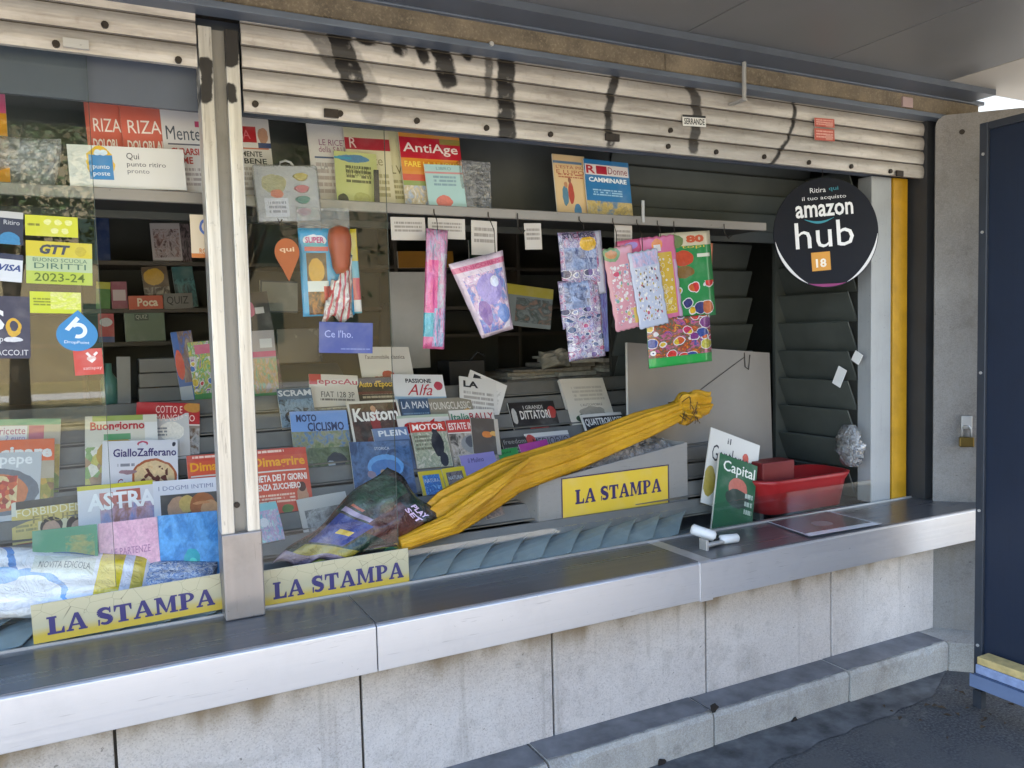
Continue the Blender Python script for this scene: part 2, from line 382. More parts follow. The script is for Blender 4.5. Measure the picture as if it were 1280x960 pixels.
def slab_letters():
    """heavy slab-serif capitals for the newspaper name, each glyph a list of polygons in a unit box, with its width"""
    def r(x0, y0, x1, y1): return [(x0, y0), (x1, y0), (x1, y1), (x0, y1)]
    G = {}
    G['L'] = (.78, [r(.1, .1, .38, .9), r(0, 0, .78, .13), r(0, .89, .46, 1), [(.62, .11), (.78, .11), (.78, .36), (.72, .36)]])
    G['A'] = (.98, [[(.08, .1), (.23, .1), (.52, .9), (.42, 1)], [(.42, 1), (.6, 1), (.92, .1), (.66, .1), (.45, .8)], r(.27, .28, .72, .38), r(0, 0, .34, .1), r(.56, 0, .98, .1)])
    G['T'] = (.86, [r(.29, .1, .57, .9), r(.18, 0, .68, .1), r(0, .88, .86, 1), [(0, .88), (0, .64), (.06, .64), (.14, .88)], [(.72, .88), (.8, .64), (.86, .64), (.86, .88)]])
    G['M'] = (1.16, [r(.1, .1, .24, .9), r(.83, .1, 1.06, .9), [(.12, .9), (.12, 1), (.36, 1), (.64, .12), (.54, .06)], [(.54, .06), (.6, .06), (.92, .9), (.82, .96)],
              r(0, 0, .33, .1), r(.75, 0, 1.16, .1), r(0, .9, .3, 1), r(.84, .9, 1.16, 1)])
    P = [r(.1, .1, .38, .9), r(0, 0, .46, .1), r(0, .9, .42, 1)]
    n = 9; out = [(.42+.38*math.sin(math.pi*i/n), .72+.28*math.cos(math.pi*i/n)) for i in range(n+1)]; inn = [(.42+.17*math.sin(math.pi*i/n), .72+.18*math.cos(math.pi*i/n)) for i in range(n+1)]
    for i in range(n): P.append([out[i], out[i+1], inn[i+1], inn[i]])
    P += [r(.34, .44, .42, .54), r(.34, .9, .42, 1)]
    G['P'] = (.82, P)
    S = []; pts = []
    for i in range(12): a = math.radians(25+215*i/11); pts.append((.38+.25*math.cos(a), .73+.2*math.sin(a)))
    for i in range(12): a = math.radians(75-215*i/11); pts.append((.38+.25*math.cos(a), .27+.2*math.sin(a)))
    def w(i): u = i/(len(pts)-1); return .07+.085*math.sin(math.pi*u)**2
    for i in range(len(pts)-1):
        (x0, y0), (x1, y1) = pts[i], pts[i+1]; dx, dy = x1-x0, y1-y0; l = math.hypot(dx, dy) or 1; nx, ny = -dy/l, dx/l
        a, b = w(i), w(i+1)
        ex, ey = dx/l*.012, dy/l*.012
        S.append([(x0+nx*a-ex, y0+ny*a-ey), (x1+nx*b+ex, y1+ny*b+ey), (x1-nx*b+ex, y1-ny*b+ey), (x0-nx*a-ex, y0-ny*a-ey)])
    S += [[(.58, .66), (.66, .66), (.66, 1), (.6, 1)], [(.04, 0), (.1, 0), (.14, .34), (.04, .34)]]
    G['S'] = (.74, S)
    return G
SLAB = slab_letters()
def slab_text(s):
    x = 0; vs = []; fs = []; k = 0
    for ch in s:
        if ch == ' ': x += .42; continue
        wd, polys = SLAB[ch]
        for pl in polys:
            b = len(vs); vs += [(x+px, py, k*.00006) for px, py in pl]; fs.append(tuple(range(b, b+len(pl)))); k = (k+1) % 7
        x += wd+.07
    x -= .07
    return [(a/x, b, c) for a, b, c in vs], fs

# ---------------------------------------------------------------- flat goods (magazines, cards, packs)
class Sheet:
    """a flat thing: o bottom-left corner, ex/ez unit axes along width and height, n towards the viewer"""
    def __init__(s, o, ex, ez, w, h, t=.006, curl=.0, bow=.0):
        s.o, s.ex, s.ez, s.w, s.h, s.t, s.curl, s.bow = o, ex.normalized(), ez.normalized(), w, h, t, curl, bow
        s.n = s.ex.cross(s.ez).normalized()
        if s.n.dot(CAM-o) < 0: s.n = -s.n
    def P(s, u, v, off=0):
        d = -s.curl*v*v + s.bow*4*u*(1-u) + off
        return s.o + s.ex*(u*s.w) + s.ez*(v*s.h) + s.n*d
    def body(s, name, mat_, parent=None, nx=5, nz=6, outline=None):
        mb = MB(); vs = []; fs = []; uv = []
        for L in (0, 1):
            for j in range(nz+1):
                for i in range(nx+1): vs.append(s.P(i/nx, j/nz, 0 if L == 0 else -s.t))
        def I(L, i, j): return L*(nx+1)*(nz+1)+j*(nx+1)+i
        for j in range(nz):
            for i in range(nx):
                q = [(i, j), (i+1, j), (i+1, j+1), (i, j+1)]
                fs.append(tuple(I(0, *x) for x in q)); uv.append([(x[0]/nx, x[1]/nz) for x in q])
        nf = len(fs); mb.add(vs, fs, 0, uv); mb2 = []
        for j in range(nz):
            for i in range(nx): mb2.append((I(1, i, j), I(1, i, j+1), I(1, i+1, j+1), I(1, i+1, j)))
        for i in range(nx): mb2 += [(I(0, i, 0), I(1, i, 0), I(1, i+1, 0), I(0, i+1, 0)), (I(0, i, nz), I(0, i+1, nz), I(1, i+1, nz), I(1, i, nz))]
        for j in range(nz): mb2 += [(I(0, 0, j), I(0, 0, j+1), I(1, 0, j+1), I(1, 0, j)), (I(0, nx, j), I(1, nx, j), I(1, nx, j+1), I(0, nx, j+1))]
        for f in mb2: mb.f.append(list(f)); mb.m.append(1); mb.uv.append([(0, 0)]*4)
        return mb.build(name, [mat_, PAPER], parent)
    def text(s, parent, txt, u0, v0, u1, v1, c, bold=.0, name='lettering', shear=0, slab=False, off=.0006):
        if slab: vs, fs = slab_text(txt)
        else:
            g = glyphs(txt, bold); vs = [(x, y, 0) for x, y in g[0]]; fs = g[1]
        mb = MB(); mb.add([s.P(u0+(x+shear*y)*(u1-u0), v0+y*(v1-v0), off+z) for x, y, z in vs], fs)
        return mb.build(name, ink(c), parent)

def sheet3(TL, TR, BL, Y, lean=0, yaw=0, t=.004, **k):
    """sheet from three pixel corners, on a plane through BL at depth Y leaning back by lean degrees"""
    o = onY(BL, Y); ex0 = Vector((math.cos(R(yaw)), -math.sin(R(yaw)), 0)); up = Vector((0, math.sin(R(lean)), math.cos(R(lean))))
    n = ex0.cross(up).normalized()
    a, b = onPlane(TL, o, n), onPlane(TR, o, n)
    ex = (b-a).normalized(); ez = n.cross(ex); ez = ez if ez.z > 0 else -ez
    h = (a-o).dot(ez); o2 = a-ez*h
    return Sheet(o2, ex, ez, (b-a).length, h, t, **k)

NT_, TY0, TZ0, DY, DZ, LEAN = 9, 2.66, .775, .062, .064, 28
def tier(i): return TY0+DY*i, TZ0+DZ*i
def tsheet(TL, TR, tr=None, f=0, asp=1.3, lean=LEAN, t=.006, base=None, **k):
    """magazine standing in a rack tier (or on base=(Y,z)), its top corners at two pixels"""
    best = None
    for i in ([tr] if tr is not None else range(NT_)):
        Y, z = base if base else tier(i)
        o = Vector((0, Y-.006-f*.007, z+.003)); up = Vector((0, math.sin(R(lean)), math.cos(R(lean)))); n = Vector((1, 0, 0)).cross(up).normalized()
        a, b = onPlane(TL, o, n), onPlane(TR, o, n); ex = (b-a).normalized(); ez = n.cross(ex); ez = ez if ez.z > 0 else -ez
        w = (b-a).length; h = min((a.z-z-.003)/ez.z, (b.z-z-.003)/ez.z)
        sc = abs(h/w-asp)
        if best is None or sc < best[0]: best = (sc, Sheet(a-ez*h, ex, ez, w, h, t, **k), i)
        if base: break
    return best[1]

def px_of(P):
    d_ = P-CAM; z_ = d_.dot(FW); return 640+FPX*d_.dot(RT)/z_, 480-FPX*d_.dot(UP)/z_
PLATE = .048
def pocket_sheet(TL, TR, yb, f=0, asp=1.3, lean=LEAN, t=.006, **k):
    """magazine standing in the slot behind a tier plate whose top edge lies near picture row yb"""
    best = None; l = math.tan(R(LEAN)); up = Vector((0, math.sin(R(lean)), math.cos(R(lean)))); n = Vector((1, 0, 0)).cross(up).normalized(); ym = (TL[0]+TR[0])/2
    for i in range(NT_):
        Y, z = tier(i); o = Vector((0, Y+.022-f*.0045, z)); a, b = onPlane(TL, o, n), onPlane(TR, o, n)
        pt = px_of(Vector(((a.x+b.x)/2, Y+PLATE*l, z+PLATE)))
        if best is None or abs(pt[1]-yb) < best[0]: best = (abs(pt[1]-yb), a, b)
    _, a, b = best; ex = (b-a).normalized(); ez = n.cross(ex); ez = ez if ez.z > 0 else -ez; w = (b-a).length
    h = min(w*asp, (min(a.z, b.z)-.712)/ez.z)
    return Sheet(a-ez*h, ex, ez, w, h, t, **k)
YBOT = {(447, 433): 490, (386, 467): 522, (445, 471): 510, (490, 466): 524, (346, 485): 546, (362, 514): 574, (434, 500): 578, (499, 498): 540, (531, 496): 540, (496, 519): 560, (561, 513): 552, (512, 528): 590, (557, 525): 584, (466, 534): 590, (437, 551): 622,
        (574, 570): 600, (620, 563): 592, (648, 556): 585, (523, 589): 628, (552, 586): 622, (635, 503): 542, (627, 547): 588, (657, 541): 584, (700, 473): 536, (727, 517): 560, (598, 618): 665, (585, 610): 660,
        (233, 569): 642, (311, 563): 640, (171, 500): 570, (106, 519): 602, (180, 515): 574, (128, 550): 628, (-30, 524): 614, (-30, 550): 640, (-44, 566): 650, (13, 626): 690, (96, 607): 685, (191, 600): 680, (318, 629): 702, (371, 624): 660, (588, 462): 512, (574, 470): 512, (588, 522): 584}
MAGGRP = None
def magazine(S, label, base, layers=(), texts=(), name='magazine', cat='magazine', group=None, rough=.36, **k):
    o = S.body(name, cover(name+'_cover', base, layers, rough, **k))
    tag(o, label, cat, group)
    for tx in texts: S.text(o, *tx[:6], **(tx[6] if len(tx) > 6 else {}))
    return o

# ================================================================ SETTING
# ground
mb = MB(); mb.add([(-60, -60, 0), (60, -60, 0), (60, 60, 0), (-60, 60, 0)], [(0, 1, 2, 3)])
tag(mb.build('ground', ASPH), kind='structure')
t = NT('dry_grass_lawn'); p = t.pos(); n = t.noise(p, 2.2, 7, .7)
t.set(Base_Color=t.ramp(n, [(.3, (.13, .13, .05, 1)), (.5, (.34, .27, .12, 1)), (.7, (.5, .41, .2, 1))]), Roughness=.95); t.bump(t.noise(p, 30, 4), .05, .8)
mb = MB(); mb.add([(-50, -40, .004), (50, -40, .004), (50, -11.5, .004), (-50, -11.5, .004)], [(0, 1, 2, 3)])
tag(mb.build('lawn', t.m), kind='structure')
# sunlit surroundings behind the viewer: the window panes mirror them
mb = MB(); mb.add([(-50, -24.5, .008), (50, -24.5, .008), (50, -21, .008), (-50, -21, .008)], [(0, 1, 2, 3)]); tag(mb.build('path', mat('pale_path', (.55, .52, .47), .9, 0, .1, 2)), kind='structure')
hb = empty('ochre_building', 'ochre building across the lawn mirrored in the panes', 'building')
mb = MB(); mb.box(-22, 22, -40, -34, 0, 11); part('wall', mb, mat('ochre_render', (.50, .40, .24), .9, 0, .12, 1.2), hb)
mb = MB(); mb.box(-22.5, 22.5, -40.5, -33.5, 11, 11.4); part('roof', mb, mat('roof_tiles', (.25, .12, .08), .9), hb)
for kx in range(-5, 6):
    for kz in range(2): mb = MB(); mb.box(kx*3.6-.6, kx*3.6+.6, -34.05, -33.97, 1.4+3.6*kz, 3.3+3.6*kz); part('window', mb, mat('shutter_green', (.06, .10, .07), .6), hb)
LEAF = mat('leaf_green', (.085, .13, .035), .6, 0, .45, 3); BARK = mat('bark', (.16, .12, .085), .9, 0, .3, 20)
def tree(x, y, h, r, seed, label):
    rnd = random.Random(seed); e = empty('tree', label, 'tree', 'trees across the lawn'); mb = MB(); top = Vector((x+rnd.uniform(-.3, .3), y, h*.62))
    mb.tube([(x, y, 0), (x+.05, y, h*.2), (x-.05, y, h*.42), top], [.22, .17, .14, .07], 8); cl = []
    for k in range(9):
        a = rnd.uniform(0, 6.28); q = Vector((x+math.cos(a)*r*rnd.uniform(.3, .8), y+math.sin(a)*r*rnd.uniform(.3, .8), h*rnd.uniform(.5, .92))); cl.append(q); mb.tube([Vector((x, y, h*rnd.uniform(.3, .5))), (Vector((x, y, h*.5))+q)/2+Vector((0, 0, .15)), q], [.07, .045, .02], 5)
    part('trunk', mb, BARK, e, smooth=True); mb = MB()
    for q in cl+[top]:
        for k in range(330):
            g = Vector((rnd.gauss(0, .42), rnd.gauss(0, .42), rnd.gauss(0, .3)))*r*.62; c = q+g; a = Vector((rnd.uniform(-1, 1), rnd.uniform(-1, 1), rnd.uniform(-.6, .6))).normalized()*rnd.uniform(.06, .12); b = a.cross(Vector((rnd.uniform(-1, 1), rnd.uniform(-1, 1), 1))).normalized()*rnd.uniform(.04, .08)
            mb.add([c-a, c+b, c+a, c-b], [(0, 1, 2, 3)])
    part('crown', mb, LEAF, e)
for i_, (tx_, ty_, th_, tr_, lb_) in enumerate(((-5.0, -16, 8.2, 3.2, 'tree with a wide crown at the left of the mirrored row'), (-1.6, -15, 7.2, 2.6, 'slim tree mirrored between the stickers'), (3.2, -16, 8.4, 3.2, 'tall tree mirrored behind the post'), (9.5, -15, 8, 3.2, 'tree at the right of the mirrored row'), (-11, -17, 8.5, 3.4, 'farthest left tree across the lawn'))):
    tree(tx_, ty_, th_, tr_, 20+i_, lb_)

mb = MB(); mb.add([(-9, -1.5, .004), (5, -1.5, .004), (5, .75, .004), (-9, .75, .004)], [(0, 1, 2, 3)]); tag(mb.build('added_bounce_paving', mat('pale_bounce_paving', (.33, .31, .29), .9, 0, .2, 4, .002)), kind='structure')  # unseen pale strip, added to bounce sunlight onto the wall and sill
# strip of dusty screed along the foot of the kerb
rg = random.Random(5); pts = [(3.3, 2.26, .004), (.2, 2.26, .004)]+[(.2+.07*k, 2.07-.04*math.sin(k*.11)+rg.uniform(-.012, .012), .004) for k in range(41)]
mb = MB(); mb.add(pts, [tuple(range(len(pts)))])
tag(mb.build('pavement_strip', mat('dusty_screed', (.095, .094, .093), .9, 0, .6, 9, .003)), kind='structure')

# terrazzo wall under the sill: panels in a recessed backing
YW = 2.40
wall = empty('kiosk_wall', 'pale terrazzo panel wall below the metal sill', 'wall')
mb = MB(); mb.box(-1.7, 3.42, YW+.012, YW+.10, .0, .62); part('backing', mb, mat('dark_joint', '3b3833', .9), wall)
xs = [-.0194+.6875*i for i in range(-2, 6)]
for a, b in zip(xs, xs[1:]):
    mb = MB(); mb.box(a+.004, min(b, 3.405)-.004, YW, YW+.02, .128, .60); part('panel', mb, WALL, wall, bevel=.003)

# kerb step: separate worn blocks
kerb = empty('kerb', 'worn terrazzo kerb step at the foot of the kiosk wall', 'kerb')
KERBTOP = mat('kerb_top_dark_grey', (.16, .155, .155), .9, 0, .35, 9, .002)  # thin sheet on each block, darker than the kerb fronts
ks = [-1.3, -.2, .55, 1.25, 1.955, 2.672, 3.30]
rnd = random.Random(3)
for i, (a, b) in enumerate(zip(ks, ks[1:])):
    mb = MB(); j = rnd.uniform(-.006, .006); zt = .128+rnd.uniform(-.004, .002)
    n = 14; top = []; 
    prof = lambda: [(2.252+j+rnd.uniform(-.002, .003), 0), (2.250+j+rnd.uniform(-.002, .003), zt-.016), (2.262+j+rnd.uniform(-.004, .004), zt+rnd.uniform(-.002, .001)), (YW+.012, zt), (YW+.012, 0)]
    vs = []; 
    for k in range(n+1):
        x = a+.004+(b-a-.008)*k/n
        pr = prof()
        if rnd.random() < .08: pr[1] = (pr[1][0]+.006, pr[1][1]-.02); pr[2] = (pr[2][0]+.018, pr[2][1]-.004)
        vs += [(x, y, z) for y, z in pr]
    fs = [(k*5+q, k*5+(q+1) % 5, (k+1)*5+(q+1) % 5, (k+1)*5+q) for k in range(n) for q in range(5)]
    fs += [(4, 3, 2, 1, 0), tuple(n*5+q for q in range(5))]
    mb.add(vs, fs); part('kerb_block', mb, KERB, kerb, bevel=.002)
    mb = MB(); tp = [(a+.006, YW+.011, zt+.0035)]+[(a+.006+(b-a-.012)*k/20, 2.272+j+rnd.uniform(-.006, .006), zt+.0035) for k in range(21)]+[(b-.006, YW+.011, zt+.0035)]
    m_ = len(tp); mb.add(tp+[(x, y, z-.003) for x, y, z in tp], [tuple(range(m_)), tuple(range(m_, 2*m_))[::-1]]+[(q, (q+1) % m_, m_+(q+1) % m_, m_+q) for q in range(m_)]); part('dark_top_sheet', mb, KERBTOP, kerb)
mb = MB(); mb.add([(3.30, 2.25, z) for z in (0, .128)]+[(3.62, 1.95, z) for z in (0, .128)]+[(3.9, 2.2, z) for z in (0, .128)]+[(3.30, 2.44, z) for z in (0, .128)],
    [(0, 2, 3, 1), (2, 4, 5, 3), (4, 6, 7, 5), (6, 0, 1, 7), (1, 3, 5, 7)]); part('kerb_corner_block', mb, KERB, kerb, bevel=.004)
for px in ((826, 948), (993, 897), (892, 880)):
    q = onY(px, 2.25); mb = MB()
    rk = random.Random(int(q.x*100)); mb.add([(q.x+.021*math.cos(a_*.7)*rk.uniform(.6, 1.2), 2.2455, q.z-.014+.018*math.sin(a_*.7)*rk.uniform(.6, 1.2)) for a_ in range(9)]+[(q.x, 2.27, q.z-.014)], [tuple(range(9))]+[(a_, (a_+1) % 9, 9) for a_ in range(9)]); part('broken_hole', mb, mat('hole_dark', '241d17', .95, 0, .3, 40), kerb)

# diagonal concrete wing wall with rounded top
pil = empty('concrete_pillar', 'rough concrete pillar with rounded top at the end of the window', 'pillar')
d = Vector((1, -1, 0)).normalized(); nn = Vector((1, 1, 0)).normalized(); o = Vector((3.405, 2.402, 0)); W = .40; H = 2.475
prof = [(0, 0), (W, 0), (W, H-.07)]+[(W-.07+.07*math.cos(a*math.pi/12), H-.07+.07*math.sin(a*math.pi/12)) for a in range(1, 7)]+[(.04-.04*math.sin(a*math.pi/12), H-.04+.04*math.cos(a*math.pi/12)) for a in range(0, 7)]
v = [o+d*a+Vector((0, 0, b)) for a, b in prof]; m = len(v)
mb = MB(); mb.add(v+[x+nn*.14 for x in v], [tuple(range(m))]+[tuple(range(m, 2*m))[::-1]]+[(i, (i+1) % m, m+(i+1) % m, m+i) for i in range(m)])
part('slab', mb, PILL, pil, bevel=.006)
q = o+d*.1+Vector((0, 0, 2.40)); mb = MB(); mb.tube([q-nn*.003, q+nn*.01], .012, 8); part('fixing_hole', mb, BOLT, pil)

# sill
YF, ZT, ZB = 2.20, .725, .588
sill = empty('window_sill', 'long aluminium sill running below the kiosk windows', 'sill')
for a, b in ((-1.7, .663), (.666, 1.851), (1.902, 3.60)):
    mb = MB(); x1 = b
    mb.extr([(YF, ZB), (YF, ZT-.006), (YF+.006, ZT), (2.56, ZT), (2.56, ZT-.03), (YF+.02, ZT-.03), (YF+.02, ZB)], a, x1)
    part('sill_section', mb, SILL, sill, bevel=.0015)
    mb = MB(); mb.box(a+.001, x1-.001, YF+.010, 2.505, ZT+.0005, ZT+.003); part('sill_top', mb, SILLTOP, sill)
mb = MB(); mb.extr([(YF-.003, ZB-.004), (YF-.003, ZT-.003), (YF+.004, ZT+.003), (2.52, ZT+.003), (2.52, ZT-.02), (YF+.02, ZT-.02), (YF+.02, ZB-.004)], 1.849, 1.904); part('joint_cover', mb, SILL, sill)
mb = MB(); mb.box(-1.7, 3.56, 2.508, 2.514, ZT, ZT+.010); part('glazing_bead', mb, ALU, sill)

# upstand glass and sliding panes
YG = 2.52; ZU = .838
gu = MB(); gu.box(-1.7, .29, YG, YG+.005, ZT+.001, ZU); tag(gu.build('glass_upstand', GLASS), 'low clear glass strip left of the post', 'glass strip')
gu = MB(); gu.box(.395, 3.13, YG, YG+.005, ZT+.001, ZU); tag(gu.build('glass_upstand', GLASS), 'low clear glass strip right of the post along the long window', 'glass strip')
def pane(x0, x1, y, label, gm=GLASS):
    e = empty('sliding_pane', label, 'window pane'); mb = MB(); mb.box(x0, x1, y, y+.005, ZU+.02, 2.40); part('glass', mb, gm, e)
    mb = MB(); mb.box(x1, x1+.0015, y+.0005, y+.0045, ZU+.02, 2.40); part('polished_edge', mb, mat('glass_edge', '39443f', .3), e)
pane(-1.7, .004, 2.532, 'sliding glass pane carrying the payment and parcel stickers')
pane(.40, .85, 2.534, 'sliding glass pane just right of the metal post', COATED)

# post
post = empty('window_post', 'aluminium shutter guide post smeared with black paint', 'post')
X0, X1, YP = .288, .398, 2.46
mb = MB(); mb.box(X0, X0+.037, YP, YP+.08, .98, 2.44); part('flange', mb, POSTM, post, bevel=.002)
mb = MB(); mb.box(X1-.037, X1, YP, YP+.08, .98, 2.44); part('flange', mb, POSTM, post, bevel=.002)
mb = MB(); mb.box(X0+.037, X1-.037, YP+.022, YP+.07, .98, 2.44); part('channel', mb, alu_mat('post_channel_aluminium', '8c8880', .5, .4, 2, .7), post)
mb = MB(); mb.box(X0-.002, X1+.002, YP-.012, YP+.085, ZT+.004, .985); part('foot_cover', mb, alu_mat('foot_aluminium', '9d958f', .4, .6, 2, .5), post, bevel=.004)
q = onY((296, 631), YP+.02); mb = MB(); mb.tube([(q.x, YP+.016, q.z), (q.x, YP+.03, q.z)], .009, 10); part('bolt', mb, BOLT, post)

# roller shutters: each slat is one piece
def shutter(name, label, x0, x1, zb, ztop, bolts, pitch=.0635):
    s = empty(name, label, 'shutter'); z = zb; i = 0
    def prof(z0, z1):
        pr = []
        for k in range(7):
            u = k/6; pr.append((2.462-.009*math.sin(math.pi*u)**.7-(.004 if k == 0 else 0), z0+.003+(z1-z0-.006)*u))
        return pr+[(2.475, z1-.003), (2.475, z0+.003)]
    while z < ztop:
        mb = MB(); mb.extr(prof(z, z+pitch), x0, x1); part('slat', mb, SHUT, s)
        z += pitch
    mb = MB(); mb.box(x0, x1, 2.470, 2.474, zb+.01, ztop); part('slat_hinge_sheet', mb, mat('shutter_gap_dark', '4d463d', .7), s)
    for b in bolts:
        q = onY(b, 2.452); mb = MB(); mb.tube([(q.x, 2.447, q.z), (q.x, 2.462, q.z)], .0095, 10); part('bolt', mb, BOLT, s)
    return s
sh = shutter('roller_shutter', 'left rolled-up shutter section with the higher bottom edge', -1.7, .283, 2.320, 2.58, [(131, 31), (70, 55), (223, 75)])
mb = MB(); q = onY((95, 55), 2.45); mb.box(q.x-.03, q.x+.03, 2.444, 2.452, q.z-.012, q.z+.012); part('lock_keep', mb, ALU, sh)
sh = shutter('roller_shutter', 'long rolled-up aluminium shutter with sprayed black graffiti', .405, 3.39, 2.210, 2.56,
    [(319, 130), (425, 142), (521, 151), (608, 160), (688, 168), (838, 163), (835, 183), (895, 190), (955, 196), (1011, 203), (1064, 208), (1113, 214)])
for p_, w_ in (((414, 142), .022), ((765, 172), .03), ((1124, 217), .022)):
    q = onY(p_, 2.45); mb = MB(); mb.box(q.x-w_, q.x+w_, 2.443, 2.452, q.z-.013, q.z+.013); part('lock_plate', mb, BOLT, sh, bevel=.002)
mb = MB(); mb.box(3.39, 3.46, 2.44, 2.56, .73, 2.56); tag(mb.build('shutter_guide', mat('dark_guide', '3c3d3f', .5, .3)), 'dark shutter guide rail beside the concrete pillar', 'guide rail')
# stickers and fittings on the shutter
S = sheet3((853, 143), (882, 145), (853, 157), 2.447, t=.001); o = S.body('shutter_label', cover('lbl', 'dcdad2', [('r', 0, .8, 1, 1, '222222')])); tag(o, 'small white maker label on the graffitied shutter', 'label'); S.text(o, 'SERRANDE', .06, .15, .94, .7, '1a1a1a', .02)
for y0, y1, w in ((147, 158, 'paler upper'), (160, 175, 'lower')):
    S = sheet3((1018, y0), (1043, y0+2), (1017, y1), 2.447, t=.001); o = S.body('warning_sticker', cover('wst', 'b5513f', [('l', .08, .15, .92, .85, 3, 'd9a092'), ('r', .55, .1, .9, .5, 'c98a7a')]))
    tag(o, w+' half of the torn red sticker on the shutter', 'sticker')

# beam with steel lips, ceiling
beam = empty('lintel_beam', 'brown pebbledash lintel beam with blue-grey steel lips', 'beam')
for a, b in ((-1.7, .35), (.353, 1.88), (1.883, 3.70)):
    mb = MB(); mb.box(a, b, 2.402, 2.50, 2.488, 2.555); part('stone_block', mb, BEAM, beam)
LIP = mat('blue_grey_steel', '626a75', .45, .2, .15)
mb = MB(); mb.box(-1.7, 3.72, 2.390, 2.46, 2.468, 2.488); part('lower_lip', mb, LIP, beam, bevel=.002)
mb = MB(); mb.box(-1.7, 3.72, 2.385, 2.46, 2.555, 2.572); part('upper_lip', mb, LIP, beam, bevel=.002)
mb = MB(); mb.box(-1.7, 3.62, 2.27, 2.384, 2.560, 2.585); part('soffit_strip', mb, mat('soffit_steel', '5a6069', .5, .2), beam)
q = onY((614, 55), 2.39); mb = MB(); mb.tube([(q.x, 2.385, q.z), (q.x, 2.40, q.z)], .008, 8); part('screw', mb, ALU, beam)
q = onY((1134, 128), 2.40); mb = MB(); mb.box(q.x-.035, q.x+.03, 2.394, 2.402, q.z-.022, q.z+.02); part('faded_tag', mb, mat('faded_pink', 'a8908c', .7), beam)
q0 = onY((929, 66), 2.38); q1 = onY((929, 124), 2.38); mb = MB(); mb.tube([(q0.x, 2.375, q0.z), (q1.x, 2.375, q1.z)], .008, 8); mb.box(q1.x-.012, q1.x+.012, 2.37, 2.45, q1.z-.006, q1.z)
part('drop_rod', mb, mat('pale_rod', '9c9a94', .5), beam)

can = empty('canopy', 'grey metal canopy ceiling over the kiosk front', 'canopy')
CEIL = mat('canopy_grey_sheet', '747371', .42, .15, .12, 2.5); CREAM = mat('canopy_cream_sheet', 'b3ab9e', .55, 0, .06, 2)
cx = [-2.4, -.6, .6, 1.88, 2.585, 3.30]
for a, b in zip(cx, cx[1:]):
    mb = MB(); mb.box(a+.003, b-.003, .95, 2.39, 2.586, 2.61); part('ceiling_panel', mb, CEIL, can, bevel=.002)
for a, b in ((3.30, 4.2), (4.2, 5.2)):
    mb = MB(); mb.box(a+.003, b-.003, .95, 2.335, 2.586, 2.61); part('ceiling_panel', mb, CREAM, can)
mb = MB(); mb.box(3.72, 5.2, .96, 2.34, 2.612, 2.70); part('roof_wing', mb, mat('roof_sheet', '6a6762', .6), can)
mb = MB(); mb.box(-2.4, 3.70, .96, 5.2, 2.612, 2.80); part('roof_slab', mb, mat('roof_sheet', '6a6762', .6), can)
mb = MB(); mb.box(-2.4, 5.2, .91, .95, 2.53, 2.80); part('fascia', mb, mat('fascia_blue', '39465a', .5), can)

# kiosk interior shell
DK = mat('interior_grey_wall', '45453f', .8, 0, .15)
shell = empty('kiosk_interior', 'dim grey walls and floor inside the kiosk', 'interior'); shell['kind'] = 'structure'
for nm, b in (('back_wall', (-1.7, 3.6, 4.30, 4.4, 0, 2.6)), ('side_wall', (-1.8, -1.7, 2.3, 4.4, 0, 2.6)), ('side_wall', (3.60, 3.7, 2.56, 4.4, 0, 2.6)), ('floor', (-1.7, 3.6, 2.51, 4.3, .0, .02)),
              ('inner_ceiling', (-1.7, 3.6, 2.51, 4.3, 2.5, 2.58)), ('plinth', (-1.7, 3.6, 2.515, 2.56, .02, .69))):
    mb = MB(); mb.box(*b); part(nm, mb, DK, shell)
mb = MB(); mb.box(-1.69, 3.55, 2.545, 2.56, 2.222, 2.49); part('header_panel', mb, mat('header_blue_grey', '565c66', .5, .1, .06), shell)

# right end of the window: frames, yellow bar
def slab_thing(name, label, cat, b, m, bevel=.003): mb = MB(); mb.box(*b); return tag(mb.build(name, m, bevel=bevel), label, cat)
slab_thing('window_frame_upright', 'pale grey upright frame left of the yellow bar', 'frame', (3.13, 3.262, 2.525, 2.60, .73, 2.22), alu_mat('pale_frame', 'a1a3a3', .5, .2, 2, .3))
slab_thing('yellow_bar', 'scratched yellow upright bar at the right end of the window', 'bar', (3.270, 3.368, 2.52, 2.58, .726, 2.22), mat('yellow_paint', 'b98a14', .4, 0, .18, 12))
slab_thing('dark_upright', 'dark grey upright panel between yellow bar and pillar', 'panel', (3.374, 3.56, 2.555, 2.62, .726, 2.3), mat('dark_frame', '53565a', .45, .2))

# neighbouring pale building seen in the gap above the door
nb = empty('neighbour_building', 'pale cream building glimpsed in the gap above the blue door', 'building')
mb = MB(); mb.box(6.5, 7.2, -1, 6.5, 0, 4.2); part('wall', mb, mat('cream_render', 'c9c0b0', .8, 0, .05, 2), nb)
mb = MB(); mb.box(6.3, 7.4, -1.2, 6.7, 4.2, 4.35); part('roof_edge', mb, mat('roof_edge_grey', '8d877d', .7), nb)

